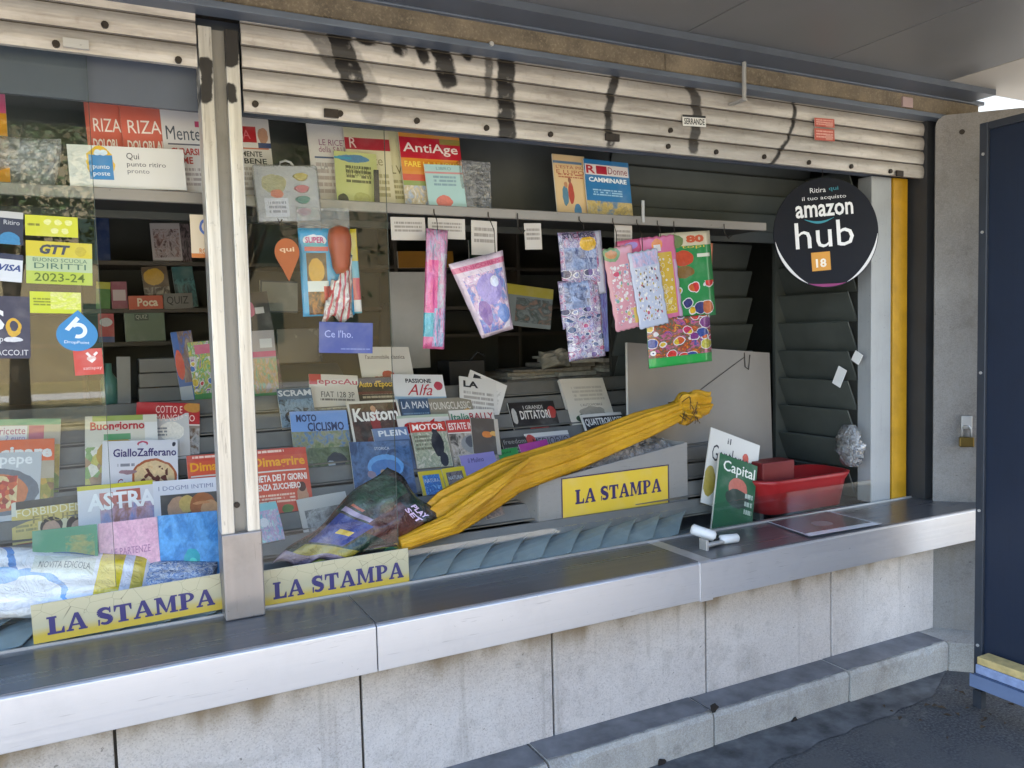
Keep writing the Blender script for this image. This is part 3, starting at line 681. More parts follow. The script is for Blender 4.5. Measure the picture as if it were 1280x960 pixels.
# blue shutter door folded out towards the viewer
door = empty('blue_door', 'dark navy metal door panel folded out in front of the pillar', 'door')
NAVY = alu_mat('navy_sheet', '1a2538', .5, .1, 2, .5); NAVF = mat('navy_frame', '3b3f46', .45, .3, .12)
XD = 3.10
mb = MB(); mb.box(XD, XD+.03, .93, 1.965, .10, 2.29); part('sheet', mb, NAVY, door)
for nm, b in (('frame_stile', (XD-.012, XD+.045, 1.966, 2.0, .07, 2.32)), ('frame_stile', (XD-.012, XD+.045, .90, .93, .07, 2.32)), ('frame_rail', (XD-.012, XD+.045, .931, 1.965, 2.291, 2.32)), ('frame_rail', (XD-.012, XD+.045, .931, 1.965, .071, .099))):
    mb = MB(); mb.box(*b); part(nm, mb, NAVF, door, bevel=.003)
for z_ in (.25, .8, 1.35, 1.9, 2.2):
    mb = MB(); mb.tube([(XD-.016, 1.983, z_), (XD-.008, 1.983, z_)], .006, 8); part('screw', mb, ALU, door)
mb = MB(); mb.box(XD-.10, XD-.013, 1.0, 1.955, .115, .135); part('tray_floor', mb, mat('tray_blue', '6e7c98', .5, .1), door, bevel=.004)
mb = MB(); mb.box(XD-.106, XD-.101, 1.0, 1.955, .115, .165); part('tray_lip', mb, mat('tray_blue', '6e7c98', .5, .1), door)
mb = MB(); mb.box(XD, XD+.03, -.55, .86, .10, 2.29); part('added_shade_leaf', mb, NAVY, door)  # unseen leaf with its stiles, added to block sky light from the right
for nm, b in (('frame_stile', (XD-.012, XD+.045, .861, .89, .07, 2.32)), ('frame_stile', (XD-.012, XD+.045, -.58, -.551, .07, 2.32))):
    mb = MB(); mb.box(*b); part(nm, mb, NAVF, door)
mb = MB(); mb.box(XD-.03, XD-.0, 1.955, 1.99, -.0, .07); part('foot', mb, NAVF, door)
for i, (c, z0, z1, lb) in enumerate((('41506b', .136, .168, 'blue paper bundle lowest in the door tray'), ('8a96b4', .169, .205, 'pale blue paper bundle between the bundles in the door tray'), ('c9ae72', .206, .236, 'yellowed paper bundle topmost in the door tray'))):
    mb = MB(); mb.box(XD-.095+.003*i, XD-.016, 1.1, 1.945-.004*i, z0, z1); tag(mb.build('paper_bundle', mat('bundle%d' % i, c, .7, 0, .2, 30), bevel=.003), lb, 'paper bundle', 'paper bundles in the door tray')
# padlock on the pillar edge
pl = empty('padlock', 'brass padlock and hasp on the concrete pillar edge', 'padlock')
q = o_ = Vector((3.405, 2.402, 0))+d*.0
q = onPlane((1208, 553), Vector((3.405, 2.402, 0))-nn*.02, nn)
ex = d
mb = MB(); mb.obox(q-ex*.03-nn*.012-Vector((0, 0, .02)), ex*.06, nn*.024, Vector((0, 0, .045))); part('body', mb, mat('old_brass', '7a6534', .35, .7, .2), pl, bevel=.004)
mb = MB(); mb.tube([q+ex*(-.018)+Vector((0, 0, .02)), q+ex*(-.018)+Vector((0, 0, .06)), q+ex*(-.008)+Vector((0, 0, .075)), q+ex*.008+Vector((0, 0, .075)), q+ex*.018+Vector((0, 0, .06)), q+ex*.018+Vector((0, 0, .02))], .005, 8); part('shackle', mb, ALU, pl, smooth=True)
mb = MB(); mb.obox(q-ex*.02+nn*.005+Vector((0, 0, .06)), ex*.045, nn*.012, Vector((0, 0, .06))); part('hasp', mb, ALU, pl, bevel=.003)

# ================================================================ RACK
rack = empty('magazine_rack', 'stepped grey metal magazine rack rising behind the windows', 'rack')
for i in range(NT_):
    Y, z = tier(i); mb = MB(); l = math.tan(R(LEAN))
    mb.extr([(Y-.014, z-.006), (Y, z-.003), (Y+PLATE*l, z+PLATE), (Y+.008+PLATE*l, z+PLATE+.001), (Y+.008+PLATE*l, z+PLATE-.004), (Y+.004, z-.009), (Y-.014, z-.010)], -1.6, 2.55)
    part('tier', mb, RACK, rack)
for x in (-1.62, 2.55):
    mb = MB(); mb.add([(x, TY0-.03, .70), (x, TY0+.75, .70), (x, TY0+.75, TZ0+.75), (x, TY0-.03, TZ0), (x+.02, TY0-.03, .70), (x+.02, TY0+.75, .70), (x+.02, TY0+.75, TZ0+.75), (x+.02, TY0-.03, TZ0)],
        [(0, 1, 2, 3), (7, 6, 5, 4), (0, 3, 7, 4), (3, 2, 6, 7), (2, 1, 5, 6), (0, 4, 5, 1)]); part('side_plate', mb, RACK, rack)
mb = MB(); mb.box(-1.6, 2.55, TY0+.02, TY0+.70, .68, .70); part('bottom_plate', mb, RACK, rack)
# shingle-like grey dividers in the trough
tr = empty('divider_trough', 'trough of overlapping grey divider plates behind the low glass', 'trough')
DIV = mat('divider_blue_grey', '8b979b', .5, .15, .15, 8)
mb = MB(); mb.box(-1.6, 3.10, 2.53, 2.64, .68, .70); part('trough_floor', mb, DIV, tr)
x = -1.5; me = None
while x < 1.98:
    if me is None:
        mb = MB(); vs = []; n = 5
        for k in range(n+1):
            u = k/n; sx = .13*u; zz = .722+.058*u+.014*math.sin(math.pi*u)
            for off in (0, -.003): vs += [(sx, 2.532+.11*u, zz-.010+off), (.142+sx, 2.529+.11*u, zz+.016+off)]
        fs = []
        for k in range(n):
            b = k*4; c = b+4; fs += [(b, b+1, c+1, c), (b+2, c+2, c+3, b+3), (b, c, c+2, b+2), (b+1, b+3, c+3, c+1)]
        fs += [(0, 2, 3, 1), (n*4, n*4+1, n*4+3, n*4+2)]
        mb.add(vs, fs); ob = part('divider', mb, DIV, tr); me = ob.data; ob.location.x = x
    else:
        ob = bpy.data.objects.new('divider', me); col.objects.link(ob); ob.parent = tr; ob.location.x = x
    x += .125

# side louvre rack on the right
sr = empty('louvred_side_panel', 'dark grey louvred panel on the right side of the window', 'panel')
LOUV = mat('louvre_grey_green', '4d514c', .5, .2, .15)
i = 0; z = .74
while z < 2.15:
    mb = MB(); mb.extr([(3.135, z), (3.075, z+.135), (3.080, z+.14), (3.145, z+.005)], 2.61, 3.04, axis=1); part('louvre', mb, LOUV, sr); z += .138
mb = MB(); mb.box(3.146, 3.165, 2.60, 3.05, .72, 2.2); part('back_sheet', mb, DARK, sr)
mb = MB(); mb.box(3.06, 3.166, 3.041, 3.06, .72, 2.2); part('end_plate', mb, LOUV, sr)

rl = empty('rear_louvred_panel', 'dark louvred panel at the back between board and side panel', 'panel')
z = .74
while z < 1.9:
    mb = MB(); mb.extr([(3.24, z), (3.19, z+.135), (3.195, z+.14), (3.25, z+.005)], 2.20, 3.05); part('louvre', mb, LOUV, rl); z += .138
mb = MB(); mb.box(2.20, 3.05, 3.252, 3.27, .72, 1.95); part('back_sheet', mb, DARK, rl)
# upper shelf
us = empty('upper_shelf', 'long grey shelf with a front lip across the top of the windows', 'shelf')
SHELF = alu_mat('shelf_lip', '8e8982', .45, .3)
mb = MB(); mb.box(-1.65, 2.58, 2.632, 2.86, 1.972, 1.984); part('board', mb, DARK, us)
mb = MB(); mb.box(-1.65, 2.58, 2.612, 2.631, 1.966, 2.000); part('lip', mb, SHELF, us, bevel=.003)
mb = MB(); mb.box(-1.65, 3.12, 2.87, 2.89, 1.95, 2.5); part('backboard', mb, mat('shelf_backboard', '4a4d4b', .6), us)
z = 2.0
while z < 2.4:
    mb = MB(); mb.extr([(2.862, z), (2.835, z+.075), (2.84, z+.08), (2.868, z+.005)], 1.95, 3.10); part('louvre', mb, LOUV, us); z += .085
for X in (-1.0, .34):
    mb = MB(); mb.box(X, X+.02, 2.64, 2.86, 1.92, 1.971); part('bracket', mb, STEEL, us)
q = onY((801, 232), 2.62); mb = MB(); mb.box(q.x-.006, q.x+.006, 2.606, 2.61, 1.975, 2.06); part('clip', mb, ALU, us)

# ================================================================ MAGAZINES ON THE UPPER SHELF
SB = (2.665, 1.984)
def shelf_mag(TL, TR, f=0, lean=9, **k):
    dy = 20 if TL[1] < 180 else 0
    return tsheet((TL[0], TL[1]+dy), (TR[0], TR[1]+dy), 0, f, base=(SB[0]+.02, SB[1]), lean=lean, **k)
G1 = 'magazines on the upper shelf'
magazine(shelf_mag((103, 95), (149, 98), 0), 'salmon pink magazine half covered by its twin on the upper shelf', 'cf6a58', [('l', .15, .18, .9, .42, 3, 'f0cfc4'), ('r', 0, 0, 1, .1, 'c4836c')],
    [('RIZA', .2, .62, .95, .75, 'efe4da'), ('DOLORI', .15, .45, .8, .55, 'f2e6dc', {'bold': .03, 'name': 'headline'})], group=G1)
magazine(shelf_mag((147, 98), (199, 101), 2), 'salmon pink magazine next to the white one on the upper shelf', 'd06c5a', [('l', .1, .14, .95, .38, 3, 'f0d3c9'), ('r', .4, 0, 1, .1, 'caa070')],
    [('RIZA', .15, .62, .95, .75, 'f1e7dd'), ('DOLORI AI', .1, .45, .95, .55, 'f2e6dc', {'bold': .03, 'name': 'headline'})], group=G1)
magazine(shelf_mag((198, 102), (256, 106), 4), 'white magazine with grey masthead and red headline beside the post', 'd9d6d3', [('r', .72, .72, 1, .78, 'c14f74'), ('r', .1, .53, .85, .545, '555566'), ('r', .85, 0, 1, .72, 'c9533f'), ('l', .12, .1, .8, .3, 4, 'aaa2a0')],
    [('Mente', .08, .58, .82, .72, '4d545e'), ('CURARSI', .15, .43, .75, .50, 'b4463f', {'bold': .03, 'name': 'headline'}), ('LE ME', .15, .34, .6, .41, 'b4463f', {'bold': .03, 'name': 'headline'})], group=G1)
magazine(shelf_mag((-18, 96), (6, 98), 1), 'orange magazine sliver at the left edge of the upper shelf', 'd8942c', [('r', 0, .8, 1, 1, 'd65f86')], group=G1)
S = sheet3((83, 180), (229, 187), (87, 234), 2.628, lean=4, t=.003)
o = magazine(S, 'white pickup point sign with round blue and yellow emblem', 'd9d8d2', [('e', .265, .6, .115, .4, 'dcb437'), ('r', .17, .2, .37, .78, '3f86bd'), ('e', .245, .84, .035, .07, 'cfe0ea'), ('e', .30, .84, .035, .07, 'cfe0ea')],
    [('Qui', .49, .68, .60, .86, '4a4a50'), ('punto ritiro', .49, .50, .83, .64, '5a5a60'), ('pronto', .49, .34, .68, .46, '77777c'), ('punto', .2, .42, .34, .54, 'eaf0f3', {'name': 'emblem'}), ('poste', .2, .26, .34, .38, 'eaf0f3', {'name': 'emblem'})], name='pickup_sign', cat='sign')
# translucent white tray on the shelf
mb = MB(); a = onY((-30, 160), 2.63); b = onY((76, 168), 2.63); z0 = 1.986
n = 10; vs = []
for k in range(n+1):
    u = k/n
    for v in range(7):
        w = v/6; xx = a.x+(b.x-a.x)*(u*(1-.18*(1-w)**2)); vs.append((xx, 2.64+.05*(1-w)+.02*math.sin(math.pi*u), z0+(a.z-z0-.01)*w))
fs = [(k*7+v, k*7+v+1, (k+1)*7+v+1, (k+1)*7+v) for k in range(n) for v in range(6)]
mb.add(vs, fs); o = mb.build('plastic_tray', film_mat('milky_plastic', (.85, .86, .86, 1), .3, .25), smooth=True)
so = o.modifiers.new('thick', 'SOLIDIFY'); so.thickness = .003; tag(o, 'milky plastic tray at the left end of the upper shelf', 'tray')

magazine(shelf_mag((272, 118), (334, 122), 2), 'white magazine with red block and black headline right of the post', 'd8cfc8', [('r', .05, .66, .72, .84, 'b8282e'), ('e', .86, .74, .1, .09, 'b98a70'), ('r', .74, .60, 1, .66, '2d3d66'), ('r', .3, .585, .95, .6, 'c06a44'), ('l', .1, .1, .95, .38, 5, 'b5a89c')],
    [('MENTE', .38, .5, .80, .56, '3a3632', {'bold': .02, 'name': 'headline'}), ('BENE', .42, .42, .88, .48, '3a3632', {'bold': .02, 'name': 'headline'}), ('RIZA', .1, .70, .6, .80, 'd8757a')], group=G1)
magazine(shelf_mag((382, 128), (441, 132), 0), 'white recipe magazine with purple masthead on the upper shelf', 'd6cfca', [('r', .1, .55, .75, .57, '4a5a80'), ('l', .1, .12, .9, .5, 5, 'b5a7a0')],
    [('LE RICETTE', .22, .70, .98, .77, '8a4a70'), ('della SALUTE', .2, .62, .98, .69, '8a4a70'), ('LA TUA', .2, .42, .7, .50, 'a09a98', {'name': 'headline'})], group=G1)
magazine(shelf_mag((428, 132), (484, 136), 2), 'cream magazine with dark red top band on the upper shelf', 'cfc6a2', [('r', 0, .68, 1, .82, 'a8303a'), ('l', .15, .1, .9, .4, 4, 'a59c70')], [('R', .1, .70, .25, .82, 'e2c9c0'), ("L'arte", .2, .5, .8, .62, '8d8560')], group=G1)
magazine(shelf_mag((466, 134), (503, 137), 0), 'pale green-yellow magazine beside the orange-headlined one', 'cdc69c', [('l', .1, .1, .9, .35, 4, '9b9468')], [('ALVI', .2, .42, .9, .52, '77704c')], group=G1)
magazine(shelf_mag((417, 188), (470, 193), 4, t=.004), 'small pale green booklet with blue oval label', 'b9bb78', [('e', .45, .88, .38, .07, '4f7a9c'), ('r', 0, .86, .4, .9, '3a8ca8'), ('e', .15, .12, .12, .1, '3a3a2a'), ('e', .6, .15, .2, .12, 'a8a860'), ('l', .25, .4, .85, .75, 4, '5a5a38')],
    [('Liberati', .25, .66, .75, .73, '5c5c3a'), ('dal dolore', .25, .56, .85, .63, '5c5c3a')], name='booklet', cat='booklet')
mb = MB(); q = onY((472, 208), 2.632); mb.box(q.x-.012, q.x+.004, 2.634, 2.642, 1.986, 2.11); mb.box(q.x-.012, q.x+.16, 2.643, 2.655, 1.986, 2.0); mb.box(q.x-.012, q.x-.004, 2.632, 2.70, 1.986, 1.992)
tag(mb.build('display_stand', BLACK), 'thin dark display stand between the booklets', 'display stand')
magazine(shelf_mag((497, 140), (573, 146), 3), 'large magazine with red top and yellow headline on the upper shelf', 'd9913e', [('r', 0, .64, 1, .9, 'b92233'), ('r', .66, .83, 1, .9, '96853a'), ('r', 0, .48, 1, .64, 'd98a2e'), ('r', 0, .36, 1, .44, 'cf5b42'), ('r', 0, 0, 1, .36, '8fa05c'), ('p', 0, 0, .5, .3, 6, ['7d92a8', 'a8b4c4', 'c5b48a', 'd9d6cf'])],
    [('AntiAge', .05, .68, .95, .83, 'ece1d8', {'bold': .012}), ('FARE LA NUOVA', .05, .53, .95, .60, 'efd254', {'name': 'headline', 'bold': .02})], group=G1)
magazine(shelf_mag((530, 205), (577, 207), 6, t=.004), 'small aqua booklet with a pink drawing on the upper shelf', 'a9c9c4', [('r', 0, .8, 1, .84, 'c98a88'), ('e', .42, .18, .22, .14, 'd07a6a'), ('l', .2, .5, .8, .75, 3, '84a0a8')], [('LIBRO', .3, .88, .7, .95, '7d9a9c')], name='booklet', cat='booklet')
mb = MB(); a = onY((574, 200), 2.66); b = onY((612, 204), 2.66); mb.box(a.x, b.x, 2.65, 2.78, 1.986, a.z); tag(mb.build('plastic_box', film_mat('clear_box', (.8, .8, .78, 1), .2, .2), bevel=.004), 'clear plastic box beside the aqua booklet', 'box')
magazine(shelf_mag((690, 172), (730, 176), 1), 'cream magazine with two dancing figures on the upper shelf', 'd6b98a', [('r', 0, .86, .9, .9, '5a7a98'), ('e', .3, .35, .09, .16, '5a8296'), ('e', .48, .4, .09, .18, 'b04a3c'), ('e', .33, .53, .05, .05, 'b98560'), ('e', .47, .6, .05, .05, '8a5540'), ('e', .65, .1, .12, .14, '4a80a8'), ('l', .12, .62, .9, .7, 2, 'b0684a')],
    [("L'ESTÀ PIÙ", .08, .78, .95, .84, 'a8523c', {'name': 'headline'}), ('E LUPO', .08, .70, .95, .76, 'a8523c', {'name': 'headline'})], group=G1)
magazine(shelf_mag((729, 178), (785, 184), 3), 'blue walking magazine with red and white masthead on the upper shelf', '2f74a8', [('r', .02, .74, .98, .92, 'd8d0cc'), ('r', .26, .76, .5, .9, 'a82438'), ('p', 0, 0, 1, .3, 4, ['2d5e94', '9a8a5a', 'c0a862', '6c8498']), ('l', .15, .38, .8, .5, 3, '9ac0d8')],
    [('R', .04, .76, .24, .9, 'b02a3c', {'bold': .02}), ('Donne', .52, .77, .95, .89, '8a3a4c'), ('CAMMINARE', .08, .62, .92, .7, 'e8eef0', {'bold': .03, 'name': 'headline'})], group=G1)
# clear paint case hung in front of the shelf
S = sheet3((316, 207), (394, 208), (325, 277), 2.596, lean=3, t=.018)
o = magazine(S, 'clear plastic case of coloured paint pots hanging by the post', 'b9b9bd', [('e', .3, .68, .2, .17, 'a8a26a'), ('r', .12, .08, .5, .42, 'dcdcea'), ('e', .33, .5, .1, .08, 'd96a3c'), ('v', .0, .0, 1, .06, 8, ['d5d5dc', 'c0c0c8']), ('l', .18, .12, .46, .36, 3, '9a9aa8')], name='paint_case', cat='paint set')
for k, (c, v) in enumerate((('b8a428', .80), ('c0505a', .58), ('247a66', .38), ('c87a98', .16))):
    mb = MB(); c0 = S.P(.74, v, .002); pr = [(S.ex*(math.cos(a)*.026*(1 if math.sin(a) > 0 else .8))+S.ez*(math.sin(a)*.013)) for a in [2*math.pi*i/14 for i in range(14)]]
    mb.add([c0+x for x in pr]+[c0+x*.85+S.n*.008 for x in pr], [tuple(range(14, 28))]+[(i, (i+1) % 14, 14+(i+1) % 14, 14+i) for i in range(14)]); mb.build('paint_pot', mat('paint'+c, c, .35), o)
mb = MB(); pts = [S.P(.42, 1.0, .0), S.P(.44, 1.07, .0), S.P(.52, 1.10, .0), S.P(.6, 1.07, .0), S.P(.64, 1.0, .0)]; mb.tube(pts, .004, 6); mb.build('hanger', ALU, o)
mb = MB(); mb.obox(S.P(-.02, -.02, -.019), S.ex*(S.w*1.04), S.n*.034, S.ez*(S.h*1.04)); mb.build('clear_shell', FILM, o, bevel=.01)

# ================================================================ MAGAZINES IN THE RACK (right window)
G2 = 'magazines standing in the rack'
def rm(TL, TR, label, base, layers=(), texts=(), tr=None, f=0, asp=1.3, **k):
    kk = {a: k.pop(a) for a in ('t', 'curl', 'bow', 'lean') if a in k}
    kk.setdefault('bow', random.uniform(-.001, .004)); kk.setdefault('curl', random.uniform(.002, .022))
    return magazine(pocket_sheet(TL, TR, YBOT[TL], f, asp if asp > 1.25 else 1.3, **kk), label, base, layers, texts, group=G2, **k)
SKIN = 'b98a6c'
rm((447, 433), (511, 433), 'white magazine with small red car topmost in the rack', 'd6d1c6', [('e', .38, .42, .24, .11, 'b03a32'), ('e', .25, .36, .09, .07, '4a4a4c'), ('e', .25, .36, .05, .04, 'a9a9a9'), ('e', .5, .55, .12, .06, 'b03a32')], [("l'automobile classica", .12, .80, .88, .87, '4b3a34')], tr=7)
rm((386, 467), (447, 469), 'off-white car magazine with red corner flash', 'd2cbbf', [('r', 0, .82, .16, 1, 'b5303a'), ('r', 0, .9, .24, 1, 'b5303a'), ('p', .05, .05, .95, .42, 4, ['7a8272', 'b5a88e', 'c9c0ac', '5c6470']), ('l', .2, .52, .9, .58, 1, '77706a')], [('epocAu', .18, .80, .98, .93, 'a8283a', {'bold': .02}), ('FIAT 128 3P', .22, .60, .9, .70, '3e3a38', {'name': 'headline'})], tr=6)
rm((445, 471), (492, 470), 'dark car magazine with yellow masthead', '2e221d', [('l', .1, .5, .95, .66, 2, 'a89c88'), ('r', 0, .62, 1, .68, '5e2a26')], [("Auto d'Epoca", .05, .74, .97, .92, 'd9b23a', {'bold': .02})], tr=6, f=1)
rm((490, 466), (554, 467), 'white and light blue magazine with red script masthead', '9bb8cf', [('r', 0, .64, 1, 1, 'dcdcda'), ('e', .88, .82, .08, .07, 'b84a58'), ('p', 0, 0, 1, .5, 4, ['8fb0cc', 'a8c2d6', '7894b0'])], [('PASSIONE', .25, .86, .75, .93, '2c2c30', {'bold': .03}), ('Alfa', .25, .66, .72, .84, 'b8323c', {'shear': .2})], tr=6)
rm((346, 485), (389, 483), 'grey-blue motorbike magazine partly behind the off-white one', '56687a', [('p', 0, 0, 1, .72, 5, ['46586c', '6d8092', '7d98ac', '38444f']), ('e', .35, .28, .22, .16, '2a3038'), ('e', .35, .28, .14, .1, '8a98a4')], [('SCRAM', .02, .80, .98, .96, 'cfd2d4', {'bold': .03})], tr=5)
rm((362, 514), (433, 512), 'sky-topped motorcycling magazine with dark blue masthead', '6f94cc', [('p', 0, .45, 1, .7, 6, ['4c6a4a', '6a7a54', '8a8a6c', '5a7a9c']), ('p', 0, 0, 1, .46, 5, ['2f4030', '48583c', '5c6a4a', '6c7a68']), ('e', .72, .28, .17, .1, '30343c'), ('e', .62, .22, .06, .06, '9aa4ae')], [('MOTO', .1, .84, .45, .95, '26335a', {'bold': .03}), ('CICLISMO', .28, .70, .92, .83, '26335a', {'bold': .03})], tr=4)
rm((434, 500), (498, 497), 'black-framed magazine with large white masthead and a red figure', 'd2cdc2', [('p', .04, .03, .96, .96, 4, ['1c1816', '332620', '4a2e26', '54483c']), ('e', .48, .62, .09, .24, '8a2c2c'), ('e', .48, .86, .05, .05, SKIN), ('e', .36, .28, .12, .14, '6a3428'), ('e', .6, .25, .1, .1, '84523c')], [('Kustom', .08, .66, .95, .88, 'e8e4dc', {'bold': .03})], tr=4)
rm((499, 498), (535, 497), 'dark blue magazine with white title behind the sports car ones', '39506c', [('l', .05, .45, .95, .6, 2, '6f88a0')], [('LA MAN', .05, .72, .95, .92, 'dfe2e2')], tr=5)
rm((531, 496), (590, 494), 'beige classic car magazine above the red-banded motor ones', '8d8574', [('e', .45, .5, .14, .1, 'a8343c'), ('e', .85, .68, .12, .12, 'd29a2c'), ('r', .4, .3, .8, .66, 'b5aca0')], [('YOUNGCLASSIC', .08, .80, .95, .93, 'd8d2c4', {'bold': .01})], tr=5, f=1)
S = pocket_sheet((588, 462), (634, 482), 512, 1.6); magazine(S, 'white tilted newspaper supplement with bold black letters', 'd9d6d0', [('r', .12, .8, .3, .95, '1c1c1e'), ('p', .5, .5, .9, .8, 8, ['c9c6c0', 'b5b2ac', 'dad8d2'])], [("L'A", .3, .74, .72, .92, '1c1c1e', {'bold': .04})], group=G2)
S = pocket_sheet((574, 470), (620, 476), 512, 2.4); magazine(S, 'second white supplement fanned out beside the tilted one', 'd2cfc9', [('l', .1, .1, .9, .7, 6, 'a09c96')], [('LA', .1, .78, .5, .92, '242426', {'bold': .04})], group=G2)
rm((496, 519), (561, 516), 'white car magazine with big red lowercase masthead', 'd4cec6', [('r', 0, .96, 1, 1, 'a9b5a0'), ('p', 0, 0, 1, .7, 4, ['8a8478', 'a89a8c', '70604f'])], [('auto', .06, .72, .95, .94, 'b5262a', {'bold': .06, 'shear': .1})], tr=3, f=1)
rm((561, 513), (616, 511), 'white rally magazine with green and red masthead', 'd8d2c8', [('r', .6, .7, 1, .8, 'b8383a'), ('p', 0, 0, 1, .68, 5, ['6c6458', '9a8c7c', '40382f'])], [('Italia', .03, .82, .42, .94, '3c7a58', {'bold': .02}), ('RALLY', .43, .82, .98, .94, 'a8343c', {'bold': .02})], tr=3, f=1)
rm((512, 528), (556, 526), 'red-banded motor magazine with a rider in black', 'b5ac9c', [('p', .02, 0, .98, .78, 6, ['6a7260', 'a8a88e', '85907a', 'c4bda8']), ('r', 0, .78, 1, 1, 'bf4034'), ('e', .68, .5, .17, .28, '23242c'), ('e', .66, .78, .08, .07, '2a2c34'), ('e', .78, .16, .12, .16, '2b2d35'), ('l', .06, .35, .5, .7, 4, '6c6c58')], [('MOTOR', .06, .82, .94, .96, 'ece5dc', {'bold': .02})], tr=2, f=1)
rm((557, 525), (613, 522), 'red-banded motor magazine with a silver motorbike', '8f8272', [('p', .02, 0, .98, .78, 5, ['4a443c', '8c8070', 'b5aca0', '3a352f']), ('e', .5, .58, .26, .16, '8a8a88'), ('e', .5, .62, .16, .1, '55565a'), ('r', 0, .79, 1, 1, 'b8403a'), ('r', 0, .77, 1, .785, 'd8d2c8')], [('ESTATE IN MOTO', .04, .83, .96, .95, 'e2d6cc', {'bold': .02})], tr=2, f=1)
S = pocket_sheet((588, 522), (622, 524), 584, 2.2); magazine(S, 'brown motor magazine with orange stripes beside the silver motorbike', '5a5046', [('e', .55, .55, .2, .09, 'c97a3a'), ('e', .8, .58, .14, .07, 'd0a05a'), ('r', .85, 0, 1, 1, 'b5aa9a')], group=G2)
rm((466, 534), (510, 531), 'blue-grey travel magazine with pale masthead', '6a7fa2', [('r', 0, 0, 1, .7, '4a5a78')], [('PLEIN', .15, .80, .95, .94, 'd6dade', {'bold': .03})], tr=2)
rm((437, 551), (512, 549), 'deep blue magazine with a glowing dome picture', '3a4f74', [('p', 0, 0, 1, 1, 3, ['2a3a58', '3f577c', '4f6c94', '33486a']), ('e', .55, .66, .3, .16, '5f96cc'), ('e', .55, .63, .24, .12, '3f70ac'), ('e', .5, .56, .05, .06, 'a88a6a'), ('e', .3, .56, .06, .05, '8a7a8a'), ('e', .7, .52, .06, .05, '7a8aa8')], [('STORICA', .4, .88, .65, .92, 'c0c8d0')], tr=1)
def booklet(TL, TR, label, c, txt=None, tcol='40365a', **k):
    S = pocket_sheet(TL, TR, YBOT[TL], k.get('f', 2), t=.008); magazine(S, label, c, [('l', .1, .3, .9, .6, 3, 'b0a8b8')], [(txt, .2, .82, .65, .92, tcol)] if txt else [], name='book', cat='book', group='paperback books low in the rack')
booklet((574, 570), (617, 564), 'lilac paperback in front of the motor magazines', '8f82b5', 'il Mulino', tr=1, f=0)
booklet((620, 563), (646, 559), 'bright green paperback above the yellow bag', '2f8a3c', 'quid', '17401c', tr=1, f=0)
booklet((648, 556), (683, 549), 'magenta paperback above the yellow bag', 'b5388a', tr=1, f=0)
for TL, TR, lb, cc in (((523, 589), (552, 586), 'yellow-bordered magazine with blue picture', ['3a78c0', '5a98d4', '2a5a9c', '88b8dc']), ((552, 586), (580, 582), 'yellow-bordered magazine with purple-grey picture', ['6a4a62', '4c4450', '8a7a70', '3a3440'])):
    rm(TL, TR, lb, 'd8bd2c', [('p', .14, .06, .86, .86, 5, cc)], [('NATURA', .2, .6, .8, .72, 'd9d9d4')], tr=1, f=1.5)
rm((635, 503), (692, 500), 'dark history magazine with portraits and white capitals', '2c2826', [('e', .9, .82, .09, .1, 'a8403a'), ('e', .08, .78, .06, .12, 'b5b0a8'), ('r', .35, .5, .75, .58, 'a8382f'), ('e', .5, .4, .12, .12, 'b5a090'), ('p', 0, 0, 1, .35, 4, ['2a2724', '4a4038', '6a5c50'])], [('I GRANDI', .3, .88, .72, .94, 'cfc9c0'), ('DITTATORI', .2, .72, .85, .86, 'd8d3ca', {'bold': .02})], tr=4)
rm((627, 547), (658, 544), 'dark magazine with grey lettering behind the paperbacks', '3a3836', [('l', .05, .4, .9, .7, 3, '77736c')], [('freedom', .05, .8, .95, .94, '9a968e')], tr=2)
rm((657, 541), (711, 536), 'grey medieval history magazine with dark serif capitals', '8f8a90', [('r', 0, .93, 1, 1, 'cfcac2'), ('e', .1, .88, .1, .1, 'b84a44'), ('r', 0, 0, 1, .7, 'a878a0')], [('MEDIOEVO', .14, .78, .96, .91, '2e2a30')], tr=2)
rm((700, 473), (754, 471), 'white car catalogue with a dark green car', 'ccc4b5', [('e', .52, .34, .4, .09, '3f5a42'), ('e', .52, .44, .28, .08, '9a9488'), ('l', .2, .6, .9, .86, 4, 'b2aa9c')], [("L'AUTOMOBILE", .3, .53, .8, .57, '6a625a')], tr=5, t=.02)
rm((727, 517), (778, 513), 'black car monthly with white masthead and pale edge', '26262a', [('r', 0, 0, .04, 1, 'cfcac2'), ('r', 0, .95, 1, 1, 'cfcac2')], [('QUATTRORUOTE', .06, .78, .97, .92, 'dcd8d0', {'bold': .02})], tr=3)
for i, (TL, TR, c, lb) in enumerate((((598, 618), (620, 612), 'a86a44', 'orange-brown magazine peeping out below the yellow bag'), ((585, 610), (606, 604), '5a86b0', 'blue magazine peeping out below the yellow bag'))):
    rm(TL, TR, lb, c, [('p', 0, 0, 1, 1, 4, [c, '8a7a6c', '5a5048'])], tr=0, asp=1.2)

